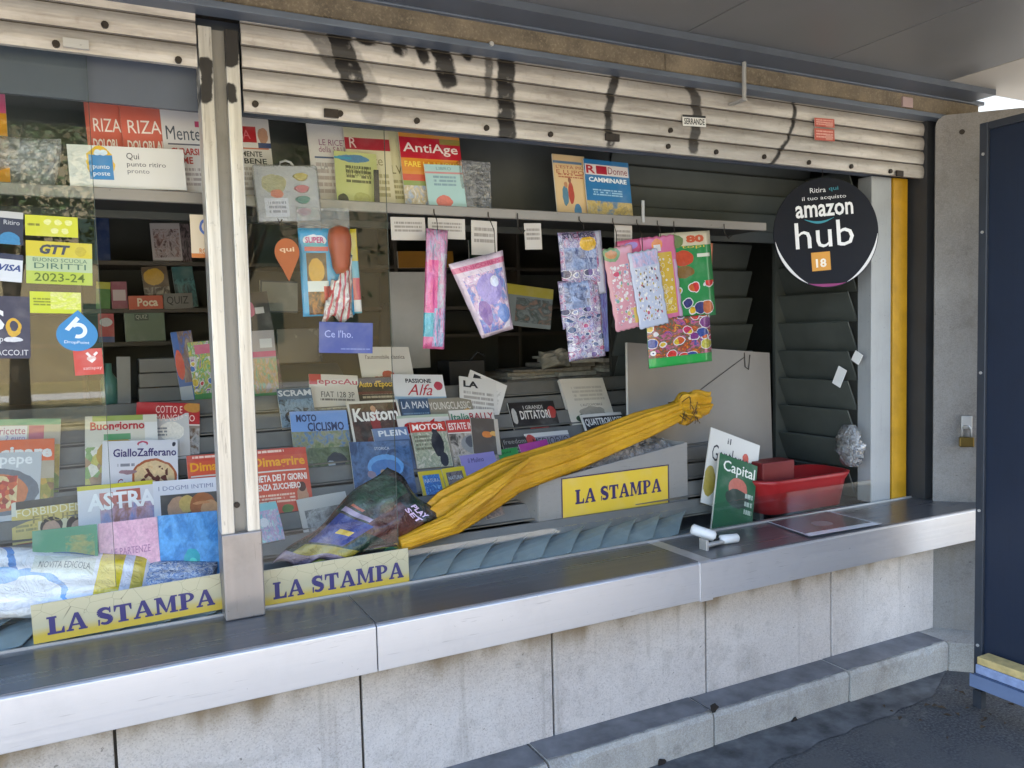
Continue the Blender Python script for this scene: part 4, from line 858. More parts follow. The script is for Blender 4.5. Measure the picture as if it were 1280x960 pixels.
# ---- left window and around the post
def dimagrire(TL, TR, label, f=1):
    rm(TL, TR, label, 'c9563c', [('r', 0, .9, 1, 1, 'c04a3a'), ('r', .05, .66, .95, .68, 'd8d2c8'), ('e', .84, .3, .1, .16, SKIN), ('e', .84, .42, .07, .07, '5a3a2c'), ('l', .05, .2, .7, .34, 3, 'e8c0a8'), ('e', .55, .12, .1, .06, '5f7a3a'), ('l', .1, .92, .6, .98, 1, 'e8c8b8')],
       [('Dimagrire', .05, .70, .95, .88, 'e5a02a', {'bold': .03}), ('DIETA DEI 7 GIORNI', .04, .52, .95, .62, 'efe4da', {'bold': .03, 'name': 'headline'}), ('SENZA ZUCCHERO', .04, .40, .82, .49, 'efe4da', {'bold': .03, 'name': 'headline'})], tr=2, f=f)
dimagrire((233, 569), (303, 564), 'red slimming magazine left of the post')
dimagrire((311, 563), (382, 558), 'red slimming magazine right of the post')
rm((171, 500), (250, 502), 'red-topped cookery magazine highest in the left window', '8a7c70', [('r', 0, .68, 1, 1, 'b5383a'), ('e', .9, .93, .16, .07, 'c08a48'), ('e', .88, .42, .14, .12, 'c08a4a'), ('p', 0, 0, 1, .62, 4, ['5c5a52', '8c8a88', 'a8a4a0', '6a5240']), ('r', 0, .66, 1, .68, 'd8cfc6')],
   [('COTTO E', .3, .84, .72, .95, 'ecd8cc'), ('MANGIATO', .3, .72, .92, .82, 'ecd8cc')], tr=4)
rm((106, 519), (196, 516), 'pale cookery magazine with red masthead behind the pie one', 'cfcaba', [('r', .1, .93, .8, 1, '9aa85a'), ('v', 0, 0, .35, .6, 9, ['8aa86a', 'c0b860', 'd8d4c6', 'a88a6a']), ('e', .45, .5, .3, .2, 'c0983c'), ('e', .45, .5, .22, .14, 'd0b878'), ('r', .25, .68, .62, .76, '5f9a6a'), ('r', .82, .3, 1, .9, 'dcdad4')],
   [('Buongiorno', .07, .78, .82, .92, 'b83a40', {'bold': .03})], tr=3)
rm((180, 515), (236, 514), 'white plastic-wrapped magazine with a pale cup picture', 'c9c6c2', [('e', .6, .62, .28, .2, 'e6dfd2'), ('l', .05, .5, .5, .7, 3, '8a8a8c')], [('arte', .05, .86, .25, .92, '4a4a4c')], tr=3, f=1, coat=.6)
rm((128, 550), (222, 548), 'white cookery magazine with a round berry pie', 'd4d2d6', [('e', .68, .55, .3, .22, 'a85a34'), ('e', .68, .55, .265, .19, 'd6b98c'), ('v', .5, .44, .86, .68, 22, ['d6b98c', 'd6b98c', '6a3a30', 'd6b98c', 'cda878']), ('e', .34, .62, .12, .025, '9a7a80'), ('l', .2, .66, .42, .72, 1, '8a8a90'), ('e', .95, .95, .03, .025, '3a3a44'), ('e', .52, .955, .07, .035, 'b8405a'), ('e', .52, .94, .05, .03, 'd4d2d6')],
   [('GialloZafferano', .14, .80, .98, .90, '40346a', {'bold': .02}), ('Casa', .2, .42, .42, .54, '8a4a5a', {'name': 'headline'})], tr=1, f=1)
rm((-30, 524), (76, 522), 'green-topped recipe magazine at the left edge', 'b5aa98', [('r', 0, .93, 1, 1, '7aa888'), ('r', .0, .74, .6, .92, 'd8d2d4'), ('r', .62, .72, .8, .92, 'b55a70'), ('v', .6, 0, 1, .7, 7, ['b59a4a', '7a8a3c', 'c0a85a', '8a7a60', 'a8788a'])], [('ricette', .28, .82, .58, .90, 'a85078'), ('2 euro', .35, .75, .58, .81, '8a70a8')], tr=2)
rm((-30, 550), (68, 546), 'orange-banded cookery magazine at the left edge', 'b0a28c', [('r', 0, .72, 1, 1, 'd8622c'), ('v', .6, 0, 1, .5, 9, ['9a9048', '7a7a3a', 'c09a4a', '8a6a4a'])], [('Cucinare', -.02, .76, .97, .92, 'dcd8d4', {'bold': .04})], tr=1, f=1)
rm((-44, 566), (52, 563), 'grey cookery magazine with a pizza in a dark pan', 'b9bbbf', [('e', .42, .50, .56, .30, '70747c'), ('e', .40, .49, .44, .24, 'c47a52'), ('v', .1, .3, .7, .7, 14, ['c8603c', 'd8a068', 'b84a3c', 'd8c090', '9a4a38'])], [('pepe', .45, .80, .88, .94, 'e6e6e6', {'bold': .02})], tr=1, f=2)
rm((13, 626), (104, 615), 'yellow magazine with a man and a woman on its cover', 'd2ba6c', [('r', .05, .9, .98, 1, '54504a'), ('r', 0, .82, .06, 1, 'd8d4c4'), ('r', .35, .0, 1, .72, 'd9cda8'), ('e', .53, .63, .15, .13, '2e2420'), ('e', .53, .56, .13, .15, 'c09a82'), ('e', .47, .58, .03, .012, '4a3830'), ('e', .59, .58, .03, .012, '4a3830'), ('e', .88, .61, .15, .13, '33241f'), ('e', .9, .54, .11, .14, 'c4a08a'), ('e', .86, .56, .03, .012, '4a3830'), ('l', .05, .6, .34, .7, 2, '9a8f58'), ('r', .05, .45, .38, .48, 'a84a34')],
   [('FORBIDDEN', .06, .80, .98, .90, 'ece2c0'), ('FRUIT', .28, .70, .94, .79, '9a8a58')], tr=0, f=1, asp=1.35)
rm((96, 607), (191, 598), 'white astrology magazine with yellow top edge', 'd6d4d8', [('r', 0, .95, 1, 1, 'c9bf3a'), ('r', .28, .64, .5, .9, 'c08078'), ('p', .28, 0, 1, .76, 4, ['b58a9a', '8a94c0', 'c0a0b0', 'a87a6c']), ('r', .5, .78, .82, .92, 'b86a5a')], [('ASTRA', .12, .70, 1.02, .90, 'efefef', {'bold': .03})], tr=0, f=2, asp=1.35)
rm((191, 600), (272, 594), 'white cookbook with bread on a dark photograph', 'dcdce2', [('r', .1, .1, 1, .8, '5a5652'), ('e', .36, .6, .16, .17, 'b89478'), ('e', .5, .66, .12, .12, 'c9ac68'), ('e', .74, .62, .2, .18, 'a86a44'), ('e', .85, .55, .15, .14, 'c0946c'), ('e', .72, .66, .14, .02, 'c98e60')], [('I DOGMI INTIMI', .08, .86, .92, .92, '8a8eA8')], tr=0, f=3, asp=1.3)
rm((318, 629), (346, 624), 'aqua and pink magazine just right of the post foot', '8fc4c8', [('p', 0, 0, 1, .8, 4, ['8fc4c8', '7ab4c4', 'c8a0c0', 'a8d4d0']), ('e', .25, .5, .2, .12, 'dcdce0')], [('VIII', .2, .36, .6, .46, 'dcdce0')], tr=0, f=2, asp=1.9)
rm((371, 624), (432, 613), 'white magazine with grey photograph behind the toy bag', 'c2beb6', [('p', .1, .2, .9, .8, 4, ['8a8884', 'b5b2ac', '6c6a66'])], tr=0, f=1, asp=1.2)
# low books in front of the rack
for (TL, TR, BL, Y, lb, c, ly, tx) in (
    ((40, 664), (121, 655), (46, 720), 2.625, 'green hardback lying under the white plastic bag', '3f7f58', [('p', .5, .2, .95, .8, 3, ['4a8a5a', '3f7f58', '8a8a4c'])], []),
    ((122, 655), (196, 646), (126, 745), 2.615, 'pink storybook with grey lettering', 'cf9fae', [('p', 0, 0, 1, 1, 3, ['d8aab8', 'c898a8', 'd2a4b2'])], [('LE PARTENZE', .2, .52, .85, .62, '9a6a88'), ('di C.', .25, .38, .6, .48, '8a5a7c')]),
    ((197, 645), (271, 638), (201, 748), 2.605, 'bright blue book with a turquoise gem', '3f86c4', [('p', 0, 0, 1, 1, 3, ['4a90d0', '3878b4', '5a9cd4']), ('e', .53, .42, .14, .13, '2a9ca8'), ('e', .54, .38, .07, .06, '4ac4b8')], []),
    ((262, 640), (283, 638), (266, 742), 2.61, 'thin pale green book beside the post', 'b4c89c', [], [])):
    S = sheet3(TL, TR, BL, Y, lean=22, t=.014); S.o = S.o; magazine(S, lb, c, ly, tx, name='book', cat='book', group='books low behind the glass')

# ================================================================ BIG GOODS BEHIND THE GLASS
def pack(name, label, cat, TL, TR, BL, Y, base, layers=(), bulge=.012, crinkle=.004, lean=0, yaw=0, group=None, texts=(), shape=None, film=False, nx=14, nz=18, rough=.25, parent=None):
    """soft foil or card pack: bulging front, crinkled; shape(u,v) moves the outline"""
    S = sheet3(TL, TR, BL, Y, lean, yaw, t=.004); rnd = random.Random(len(label)*7+int(TL[0])); ph = [rnd.uniform(0, 6.28) for _ in range(6)]
    def P(u, v, off=0):
        a, b = (u, v) if shape is None else shape(u, v)
        cr = crinkle*(math.sin(9*u+5*v+ph[0])+.7*math.sin(17*v-7*u+ph[1])+.6*math.sin(23*u+3*v+ph[2])+.5*math.sin(31*v+ph[3]))*.4
        e = (1-(2*u-1)**4)*(1-(2*v-1)**6)
        return S.o+S.ex*(a*S.w)+S.ez*(b*S.h)+S.n*(bulge*e+cr*(.4+.6*e)+off)
    S.P = P
    vs = [P(i/nx, j/nz) for j in range(nz+1) for i in range(nx+1)]
    fs = [(j*(nx+1)+i, j*(nx+1)+i+1, (j+1)*(nx+1)+i+1, (j+1)*(nx+1)+i) for j in range(nz) for i in range(nx)]
    uv = [[(i/nx, j/nz), ((i+1)/nx, j/nz), ((i+1)/nx, (j+1)/nz), (i/nx, (j+1)/nz)] for j in range(nz) for i in range(nx)]
    mb = MB(); mb.add(vs, fs, 0, uv)
    o = mb.build(name, base if isinstance(base, bpy.types.Material) else cover(name+'_print', base, layers, rough, coat=.9 if crinkle > .003 else .4, crumple=.010 if crinkle > .003 else 0), parent, smooth=True)
    so = o.modifiers.new('thick', 'SOLIDIFY'); so.thickness = .004; so.offset = -1
    if label and not parent: tag(o, label, cat, group)
    for tx in texts: S.text(o, *tx[:6], **dict({'off': .0012}, **(tx[6] if len(tx) > 6 else {})))
    return o, S
def quadbag(name, label, cat, corners, base, layers, bulge=.03, crinkle=.01, nx=30, nz=30, seed=1, rough=.22, crumple=.006):
    """soft bag over four pixel corners BL, BR, TR, TL, each with its own depth"""
    C4 = [onY(p_, y_) for p_, y_ in corners]; rnd = random.Random(seed); ph = [rnd.uniform(0, 6.28) for _ in range(6)]
    nrm = (C4[1]-C4[0]).cross(C4[3]-C4[0]).normalized(); nrm = nrm if nrm.dot(CAM-C4[0]) > 0 else -nrm
    def P(u, v):
        e = (1-(2*u-1)**4)*(1-(2*v-1)**4)
        cr = crinkle*(math.sin(7*u+4*v+ph[0])+.8*math.sin(13*v-9*u+ph[1])+.6*math.sin(21*u+5*v+ph[2])+.5*math.sin(29*v+7*u+ph[3]))*.45
        ed = .012*math.sin(11*(u+v)+ph[4])
        return (C4[0]*(1-u)+C4[1]*u)*(1-v)+(C4[3]*(1-u)+C4[2]*u)*v+nrm*(bulge*e+cr)+Vector((0, 0, ed*(1-e)))
    vs = [P(i/nx, j/nz) for j in range(nz+1) for i in range(nx+1)]
    fs = [(j*(nx+1)+i, j*(nx+1)+i+1, (j+1)*(nx+1)+i+1, (j+1)*(nx+1)+i) for j in range(nz) for i in range(nx)]
    uv = [[(i/nx, j/nz), ((i+1)/nx, j/nz), ((i+1)/nx, (j+1)/nz), (i/nx, (j+1)/nz)] for j in range(nz) for i in range(nx)]
    mb = MB(); mb.add(vs, fs, 0, uv); o = mb.build(name, cover(name+'_print', base, layers, rough, coat=.6, crumple=crumple), smooth=True)
    so = o.modifiers.new('thick', 'SOLIDIFY'); so.thickness = .006; so.offset = -1
    return tag(o, label, cat), P
def hook(S, u=.5, top=None, parent=None):
    a = S.P(u, .99); mb = MB(); mb.tube([a, a+Vector((0, .004, (1.968-a.z)*.6)), Vector((a.x, 2.609, 1.972)), Vector((a.x, 2.609, 1.985))], .0018, 5); mb.build('hanging_hook', BOLT, parent)

G3 = 'packs hanging from the shelf lip'
o, S = pack('toy_pack', 'blue card toy pack with a brown figure and red-striped foil', 'toy pack', (372, 285), (437, 286), (377, 396), 2.575, '2f93c0',
    [('e', .3, .86, .22, .07, 'd9dde2'), ('e', .3, .81, .2, .03, '3f9aa8'), ('r', .1, .74, .55, .79, 'c25a52'), ('r', .12, .34, .5, .72, '4a3420'), ('e', .3, .52, .15, .14, 'b88a2c'), ('r', .12, .28, .52, .4, 'c9cdc8'), ('p', .12, .02, .45, .28, 6, ['6a3c22', 'a86a2c', '3a2a1e']), ('r', .42, .0, .56, .34, 'b52c34')],
    bulge=.006, crinkle=.0015, group=G3, texts=[('SUPER', .12, .83, .48, .90, 'b53a78', {'bold': .03})])
hook(S, .45, parent=o)
# the moulded figure and its foil wrap (parts of the pack)
mb = MB(); c = [S.P(.76, v, .012) for v in (.48, .55, .62, .70, .80, .90, .98, 1.02)]; mb.tube(c, [.018, .028, .030, .033, .038, .038, .032, .012], 12); mb.build('figure', mat('brown_figure', '9a4f30', .45), o, smooth=True)
fo, _P = quadbag('foil_wrap', None, None, (((402, 398), 2.555), ((441, 401), 2.56), ((440, 322), 2.558), ((415, 352), 2.55)), 'b4ada4', [('p', 0, 0, 1, 1, 5, ['8c857c', 'bdb6ac', 'd2ccc4', 'a07a72'])]+[('r', .12+.22*k, 0, .2+.22*k, 1, 'b04a50') for k in range(4)], bulge=.02, crinkle=.01, nx=16, nz=18, seed=3)
fo.parent = o
mb = MB(); mb.box(0, .001, 0, .001, 0, .001) if False else mb.tube([S.P(.52, .0, .012), S.P(.56, .32, .014)], .012, 8); mb.build('red_arm', mat('red_arm', 'a82c34', .4), o, smooth=True)
mb = MB(); mb.obox(S.P(.0, 1.0, .0), S.ex*S.w, S.n*.003, S.ez*.065); mb.build('bag_top', FILM, o)
o, S = pack('toy_pack', 'yellow card toy pack sticking out behind the blue one', 'toy pack', (415, 286), (445, 286), (420, 393), 2.592, 'd2b52c', [('r', 0, 0, 1, .62, '6aa8b8'), ('r', 0, .02, 1, .2, 'd6d2d0'), ('r', .3, .16, 1, .42, 'c9545e')], bulge=.004, crinkle=.002, group=G3)
o, S = pack('toy_pack', 'long narrow pink pack hanging left of the plush print one', 'toy pack', (533, 285), (560, 288), (537, 436), 2.585, 'c45f86',
    [('p', 0, .72, 1, 1, 6, ['b87a94', '7a98a8', 'c87a9c', 'a8a0b0']), ('r', .1, .3, .6, .74, 'd0508a'), ('p', .55, .3, 1, .8, 7, ['8a8a9c', 'a8b0b8', 'c07a9a']), ('r', 0, .1, .5, .3, '3f9aa8'), ('p', .4, .02, 1, .34, 7, ['7a6a98', '5aa0b0', 'b8a0c0', 'c86a90'])], bulge=.012, crinkle=.006, group=G3); hook(S, .5, parent=o)
o, S = pack('toy_pack', 'white and pink foil pack with a violet and blue print, flared at the top', 'toy pack', (562, 330), (627, 313), (574, 432), 2.575, 'd0bcc4',
    [('r', .0, .86, 1, .93, 'cf7a92'), ('p', .1, .05, .92, .8, 5, ['d8c4d0', '8a7ab8', '6a8ac0', 'c8a0b8', 'd8d0d8']), ('e', .55, .58, .26, .2, '9a8cc4'), ('e', .68, .66, .09, .07, 'd2d4e0'), ('e', .75, .24, .16, .12, '6a86c0'), ('e', .3, .3, .16, .16, '8a68a4')],
    bulge=.022, crinkle=.007, lean=-2, shape=lambda u, v: (.5+(u-.5)*(.62+.42*v)+.06*(1-v), v), group=G3, texts=[('UNICORNS', .12, .87, .9, .92, 'b8486c', {'bold': .03})]); hook(S, .85, parent=o)
cs = ['5a6a94', '8a90b0', '3c3a5a', 'c4c0cc', '6d5a8c', 'b0a8b8', 'a84a72', '46587c']
o, S = pack('sticker_pack', 'blue and violet foil sticker pack with a yellow badge, top of the strip', 'sticker pack', (697, 291), (751, 288), (701, 372), 2.578, '6a7398',
    [('p', 0, 0, 1, 1, 6, cs), ('k', 0, .0, .84, .42, 4, cs), ('p', .08, .4, .78, .75, 4, ['55688c', '7d8cae', '8f9ab8', '44507a']), ('e', .62, .8, .2, .11, 'd0a428'), ('r', .84, 0, 1, 1, 'b5b5c4')], bulge=.016, crinkle=.006, group=G3, texts=[('STICKERS', .08, .9, .8, .98, '2c2a44', {'bold': .02})]); hook(S, .6, parent=o)
o, S = pack('sticker_pack', 'blue and violet foil sticker pack in the middle of the strip', 'sticker pack', (697, 352), (747, 346), (705, 412), 2.570, '6a7398', [('p', 0, 0, 1, 1, 6, cs), ('k', 0, .0, 1, .4, 4, cs), ('p', .1, .4, .7, .95, 4, ['55688c', '7d8cae', '8f9ab8', '3a4468'])], bulge=.016, crinkle=.007, group=G3)
o, S = pack('sticker_pack', 'blue and violet foil sticker pack lowest on the strip', 'sticker pack', (706, 398), (751, 392), (714, 452), 2.562, '7a80a0', [('p', 0, 0, 1, 1, 7, cs), ('k', 0, 0, 1, 1, 5, cs+['c6c2cc', '9aa0b8'])], bulge=.014, crinkle=.008, group=G3)
o, S = pack('sticker_pack', 'dark purple card behind the foil sticker strip', 'sticker pack', (741, 318), (757, 318), (748, 440), 2.595, '4a3f78', [('p', 0, 0, 1, 1, 5, ['40366a', '5a4c88', '6a78a0'])], bulge=.003, crinkle=.001, group=G3)
stk = ['d8d4d4', 'c8a0b0', 'd8d4d4', 'b87890', 'd8d4d4', '8a9ab8', 'd8d4d4', 'c8b070', 'd0ccd0', '70a090']
wav = lambda u, v: (u+.012*math.sin(34*v)*(1 if u > .5 else -1)*(abs(u-.5) > .45), v+.008*math.sin(30*u)*(v > .95)-.012*abs(math.sin(18*u))*(v < .05))
o, S = pack('sticker_sheet', 'pink sheet of small stickers with a green badge', 'sticker sheet', (753, 312), (789, 305), (765, 416), 2.584, 'c9909c', [('k', .12, .06, .92, .78, 9, stk, 2.4), ('r', .68, .05, .92, .24, 'cfb05a'), ('e', .25, .92, .3, .09, '7a9a70'), ('e', .25, .92, .2, .05, 'c08a5a'), ('e', .3, .68, .1, .03, 'c04a6a')], bulge=.004, crinkle=.0015, shape=wav, group=G3, nx=24, nz=36); hook(S, .5, parent=o)
o, S = pack('sticker_sheet', 'silvery white sheet of tiny black-outlined stickers', 'sticker sheet', (785, 317), (821, 310), (794, 413), 2.574, 'b4bcd0', [('k', .1, .08, .88, .78, 13, ['d9d8d6', '55555c', 'd9d8d6', 'c8c0c4', 'e0dedc', '8a7a80', 'd9d8d6', 'b05a6a', 'd2d0d0', 'a89a50']), ('p', .1, .8, .95, .98, 6, ['a8b4d4', 'c8a8c0', '9aa8cc'])], bulge=.004, crinkle=.0015, shape=wav, group=G3, nx=24, nz=36); hook(S, .5, parent=o)
o, S = pack('sticker_sheet', 'pink sticker card with a yellow panel and scalloped edge', 'sticker sheet', (800, 298), (842, 293), (808, 402), 2.590, 'c56a90', [('r', .2, .05, .86, .8, 'c2a238'), ('k', .26, .08, .82, .76, 9, ['c8aa40', 'd0b858', 'b89030', 'c8aa40', 'd8c878']), ('e', .45, .9, .16, .07, 'd08038'), ('r', .35, .82, .55, .9, 'd0cccc'), ('r', .9, 0, 1, .7, 'b99ab8')], bulge=.004, crinkle=.001, shape=wav, group=G3, nx=24, nz=36); hook(S, .6, parent=o)
o, S = pack('sticker_sheet', 'deep pink card corner showing behind the sticker sheets', 'sticker sheet', (770, 302), (812, 296), (776, 380), 2.600, 'c85a80', [('e', .4, .9, .2, .06, '9a78b8')], bulge=.003, crinkle=.001, group=G3)
o, S = pack('sticker_album', 'upper green sticker card with a red number at its top', 'sticker sheet', (824, 292), (887, 288), (826, 402), 2.604, '2f8448',
    [('r', 0, .84, 1, 1, 'c4bca4'), ('e', .42, .70, .2, .09, 'b8492c'), ('r', .7, .70, .96, .74, 'cfd4c4'), ('e', .4, .54, .22, .07, '7a5a28'), ('k', .1, .02, 1, .42, 4, ['c8a028', 'b8602c', 'c23a34', '3a3a6a'], 1.6), ('e', .25, .9, .2, .08, '6a7a48')], bulge=.003, crinkle=.001, group=G3, texts=[('80', .5, .87, .86, .96, 'b8502c', {'bold': .05}), ('topi', .4, .8, .86, .845, 'c8b040')], nx=8); hook(S, .3, parent=o)
o, S = pack('sticker_album', 'lower, wider green sticker card crowded with bright animals', 'sticker sheet', (808, 400), (887, 393), (811, 461), 2.592, '2f8448',
    [('p', 0, .2, 1, 1, 6, ['2f8448', 'c8a82c', 'b8402c', '2a5a3a', 'c25a7a', '3a4a8a']), ('k', 0, .2, 1, 1, 5, ['b83a5a', 'c8a82c', '3a4a8a', 'c05a2c', 'b8b040', '7a3a7a', 'c23a34'], .9), ('r', 0, 0, 1, .18, '2c9a46')], bulge=.004, crinkle=.001, group=G3, nx=8)
o, S = pack('sticker_sheet', 'orange card edge showing right of the tall green one', 'sticker sheet', (860, 301), (891, 304), (862, 392), 2.616, 'c87a5a', [], bulge=.003, crinkle=.001, group=G3)
# white price cards behind the hooks
for TL, TR, BL, lb in (((488, 271), (531, 272), (490, 300), 'grey-white price card under the shelf, left of the pink pack'), ((535, 272), (581, 274), (536, 298), 'blank white price card above the narrow pink pack'), ((589, 275), (621, 277), (582, 318), 'slanted white price card above the flared pack'),
                       ((655, 279), (676, 279), (655, 312), 'small beige price card left of the foil sticker strip'), ((768, 281), (790, 282), (768, 312), 'pale price card above the pink sticker sheet')):
    S = sheet3(TL, TR, BL, 2.64, t=.002); magazine(S, lb, 'bdb6ac', [('l', .1, .3, .9, .8, 3, '8a827a')], name='price_card', cat='price card', group='price cards under the shelf')
# wire hooks without goods
for px, lb in (((345, 262), 'bare dark wire hook nearest the post'), ((647, 277), 'bare dark wire hook left of the foil sticker strip'), ((905, 285), 'bare dark wire hook right of the green sticker card')):
    q = onY(px, 2.607); mb = MB(); mb.tube([(q.x, 2.607, 1.985), (q.x, 2.604, q.z-.02), (q.x+.006, 2.585, q.z-.045), (q.x+.01, 2.57, q.z-.035)], .0022, 5)
    tag(mb.build('wire_hook', BOLT), lb, 'hook', 'bare wire hooks on the shelf lip')

# newspaper tray box with the yellow label
box = empty('newspaper_box', 'open grey metal newspaper box with a yellow name label', 'newspaper box')
GREY = alu_mat('box_grey', '94928e', .5, .2, 0, .3)
A = onY((674, 655), 2.69); T_ = onY((673, 604), 2.69); B = onZ((860, 625), A.z); Cc = onZ((622, 598), T_.z); hz = Vector((0, 0, T_.z-A.z)); eb = B-A; ec = Vector((Cc.x-T_.x, Cc.y-T_.y, 0)); tk = .006
eu, ev = eb.normalized(), ec.normalized(); xa, xb, z0, z1 = A.x, B.x, A.z, T_.z
hr = Vector((0, 0, onY((856, 553), B.y).z-B.z))
def slab4(o_, a_, b_, h0, h1):        # plate from o_ along a_, thickness b_, height h0 at its start and h1 at its end
    v = [o_, o_+a_, o_+a_+h1, o_+h0]; mb = MB(); mb.add(v+[x+b_ for x in v], [(0, 1, 2, 3), (7, 6, 5, 4), (0, 4, 5, 1), (1, 5, 6, 2), (2, 6, 7, 3), (3, 7, 4, 0)]); return mb
part('front_plate', slab4(A, eb, ev*tk, hz, hr), GREY, box, bevel=.002); part('back_plate', slab4(A+ec, eb, ev*tk, hz*1.12, hr*1.05), GREY, box, bevel=.002)
part('end_plate', slab4(A+ev*(tk+.001), ec-ev*(tk+.002), eu*tk, hz, hz*1.1), GREY, box, bevel=.002); part('end_plate', slab4(B-eu*tk+ev*(tk+.001), ec-ev*(tk+.002), eu*tk, hr, hr*1.05), GREY, box, bevel=.002)
mb = MB(); mb.obox(A+eu*tk+ev*tk+Vector((0, 0, .002)), eb-eu*tk*2, ec-ev*tk, Vector((0, 0, tk))); part('bottom_plate', mb, GREY, box)
fn = eb.cross(Vector((0, 0, 1))).normalized(); fn = fn if fn.dot(CAM-A) > 0 else -fn
la, lb_, lc = [onPlane(p_, A+fn*.0015, fn) for p_ in ((701, 598), (836, 577), (704, 651))]; S = Sheet(Vector((la.x, la.y, lc.z)), eu, Vector((0, 0, 1)), (lb_-la).length, la.z-lc.z, .001)
o = S.body('name_label', cover('stampa_label', 'd9b93c', [('r', 0, 0, .012, 1, '3a2c48'), ('r', .988, 0, 1, 1, '3a2c48'), ('r', 0, 0, 1, .03, '3a2c48'), ('r', 0, .97, 1, 1, '3a2c48')]), box)
[S.text(o, w_, a_, .34, b_, .68, '33285a', slab=True, off=.0008, name='word') for w_, a_, b_ in (('LA', .12, .30), ('STAMPA', .345, .92))]
rnd = random.Random(9); n = 44; m_ = 14
def heap(hh, jit):
    return [A+eb*(.03+.93*i/n)+ec*(.04+.9*j_/m_)+Vector((0, 0, (hz.z+(hr.z-hz.z)*i/n)*.86+hh*math.sin(math.pi*j_/m_)*(.45+.55*math.sin(math.pi*i/n))+rnd.uniform(-jit, jit))) for j_ in range(m_+1) for i in range(n+1)]
hf = [(j_*(n+1)+i, j_*(n+1)+i+1, (j_+1)*(n+1)+i+1, (j_+1)*(n+1)+i) for j_ in range(m_) for i in range(n)]
mb = MB(); mb.add(heap(.05, .006), hf); o = mb.build('plastic_bag', mat('bagged_goods', '9a9088', .6, 0, .45, 14)); tag(o, 'crumpled clear bag of parcels lying in the newspaper box', 'plastic bag')
mb = MB(); mb.add(heap(.085, .017), hf); mb.build('clear_film', FILM, o)

# long rolled yellow bag lying over rack and box
def sweep(path, rad, flat, twist, n=72, seed=1, folds=.22):
    rnd = random.Random(seed); ph = [rnd.uniform(0, 6.28) for _ in range(8)]
    P = [Vector(p) for p in path]; N = 60; vs = []; fs = []
    def interp(arr, u):
        x = u*(len(arr)-1); i = min(int(x), len(arr)-2); f = x-i; f = f*f*(3-2*f); return arr[i]*(1-f)+arr[i+1]*f
    for k in range(N+1):
        u = k/N; c = interp(P, u); c2 = interp(P, min(1, u+.01)); c1 = interp(P, max(0, u-.01)); tg = (c2-c1).normalized()
        a = tg.cross(Vector((0, 0, 1))).normalized(); b = tg.cross(a).normalized(); r = interp(rad, u); fl = interp(flat, u); tw = interp(twist, u)
        for q in range(n):
            th = 2*math.pi*q/n
            tri = lambda a: abs(((a/math.pi) % 2)-1)*2-1
            w = 1+folds*(tri(4*th+ph[0]+1.6*u)*.55+tri(9*th+ph[1]-2.2*u)*.4+.3*tri(15*th+ph[2]+3*u)+.16*math.sin(2*th+14*u+ph[3]))
            x, y = math.cos(th)*r*w*fl, math.sin(th)*r*w
            x, y = x*math.cos(tw)-y*math.sin(tw), x*math.sin(tw)+y*math.cos(tw)
            vs.append(c+a*x+b*y)
    fs = [(k*n+q, k*n+(q+1) % n, (k+1)*n+(q+1) % n, (k+1)*n+q) for k in range(N) for q in range(n)]
    fs += [tuple(range(n))[::-1], tuple(N*n+q for q in range(n))]
    return vs, fs
t = NT('yellow_polythene'); p = t.pos(); n_ = t.noise(p, 7, 5, .6, .5)
t.set(Base_Color=t.ramp(n_, [(.3, hexc('b07e0e')), (.7, hexc('d4a21e'))]), Roughness=.34, Subsurface_Weight=.0); t.bump(t.noise(t.vmath('MULTIPLY', p, (.35, 1.5, 1.2)), 30, 5, .65, 2.5), .009, .8); YEL = t.m
def yb_pt(px, Y): return onY(px, Y)
bag = empty('yellow_bag', 'long rolled yellow plastic bag tied at its upper end', 'bag')
path = [yb_pt((488, 684), 2.585), yb_pt((560, 640), 2.60), yb_pt((640, 594), 2.64), yb_pt((720, 567), 2.68), yb_pt((800, 533), 2.70), yb_pt((852, 512), 2.70)]
vs, fs = sweep(path, [.03, .072, .062, .06, .052, .036], [.35, .3, .35, .4, .5, .8], [.0, -.2, -.15, .0, .1, 0], seed=4, folds=.3)
mb = MB(); mb.add(vs, fs); part('roll', mb, YEL, bag, smooth=True)
path = [yb_pt((500, 680), 2.55), yb_pt((560, 655), 2.555), yb_pt((610, 615), 2.57), yb_pt((660, 575), 2.60)]
vs, fs = sweep(path, [.022, .034, .032, .012], [.9, .9, .9, .8], [0, .4, .9, 1.4], seed=8, folds=.1); mb = MB(); mb.add(vs, fs); part('rolled_edge', mb, YEL, bag, smooth=True)
path = [yb_pt((848, 513), 2.70), yb_pt((862, 509), 2.70), yb_pt((884, 506), 2.70)]
vs, fs = sweep(path, [.05, .062, .045], [.9, .9, .6], [0, .3, .5], seed=6, folds=.5); mb = MB(); mb.add(vs, fs); part('gathered_end', mb, YEL, bag, smooth=True)
mb = MB(); rnd = random.Random(2)
for k in range(16):
    c = yb_pt((858+rnd.uniform(-8, 14), 509+rnd.uniform(-14, 16)), 2.635+rnd.uniform(-.004, .004)); dv = Vector((rnd.uniform(-.02, .02), 0, rnd.uniform(-.03, .03))); mb.tube([c-dv, c+dv], .0022, 4)
part('brown_tie', mb, mat('brown_tie', '4a3415', .8), bag)

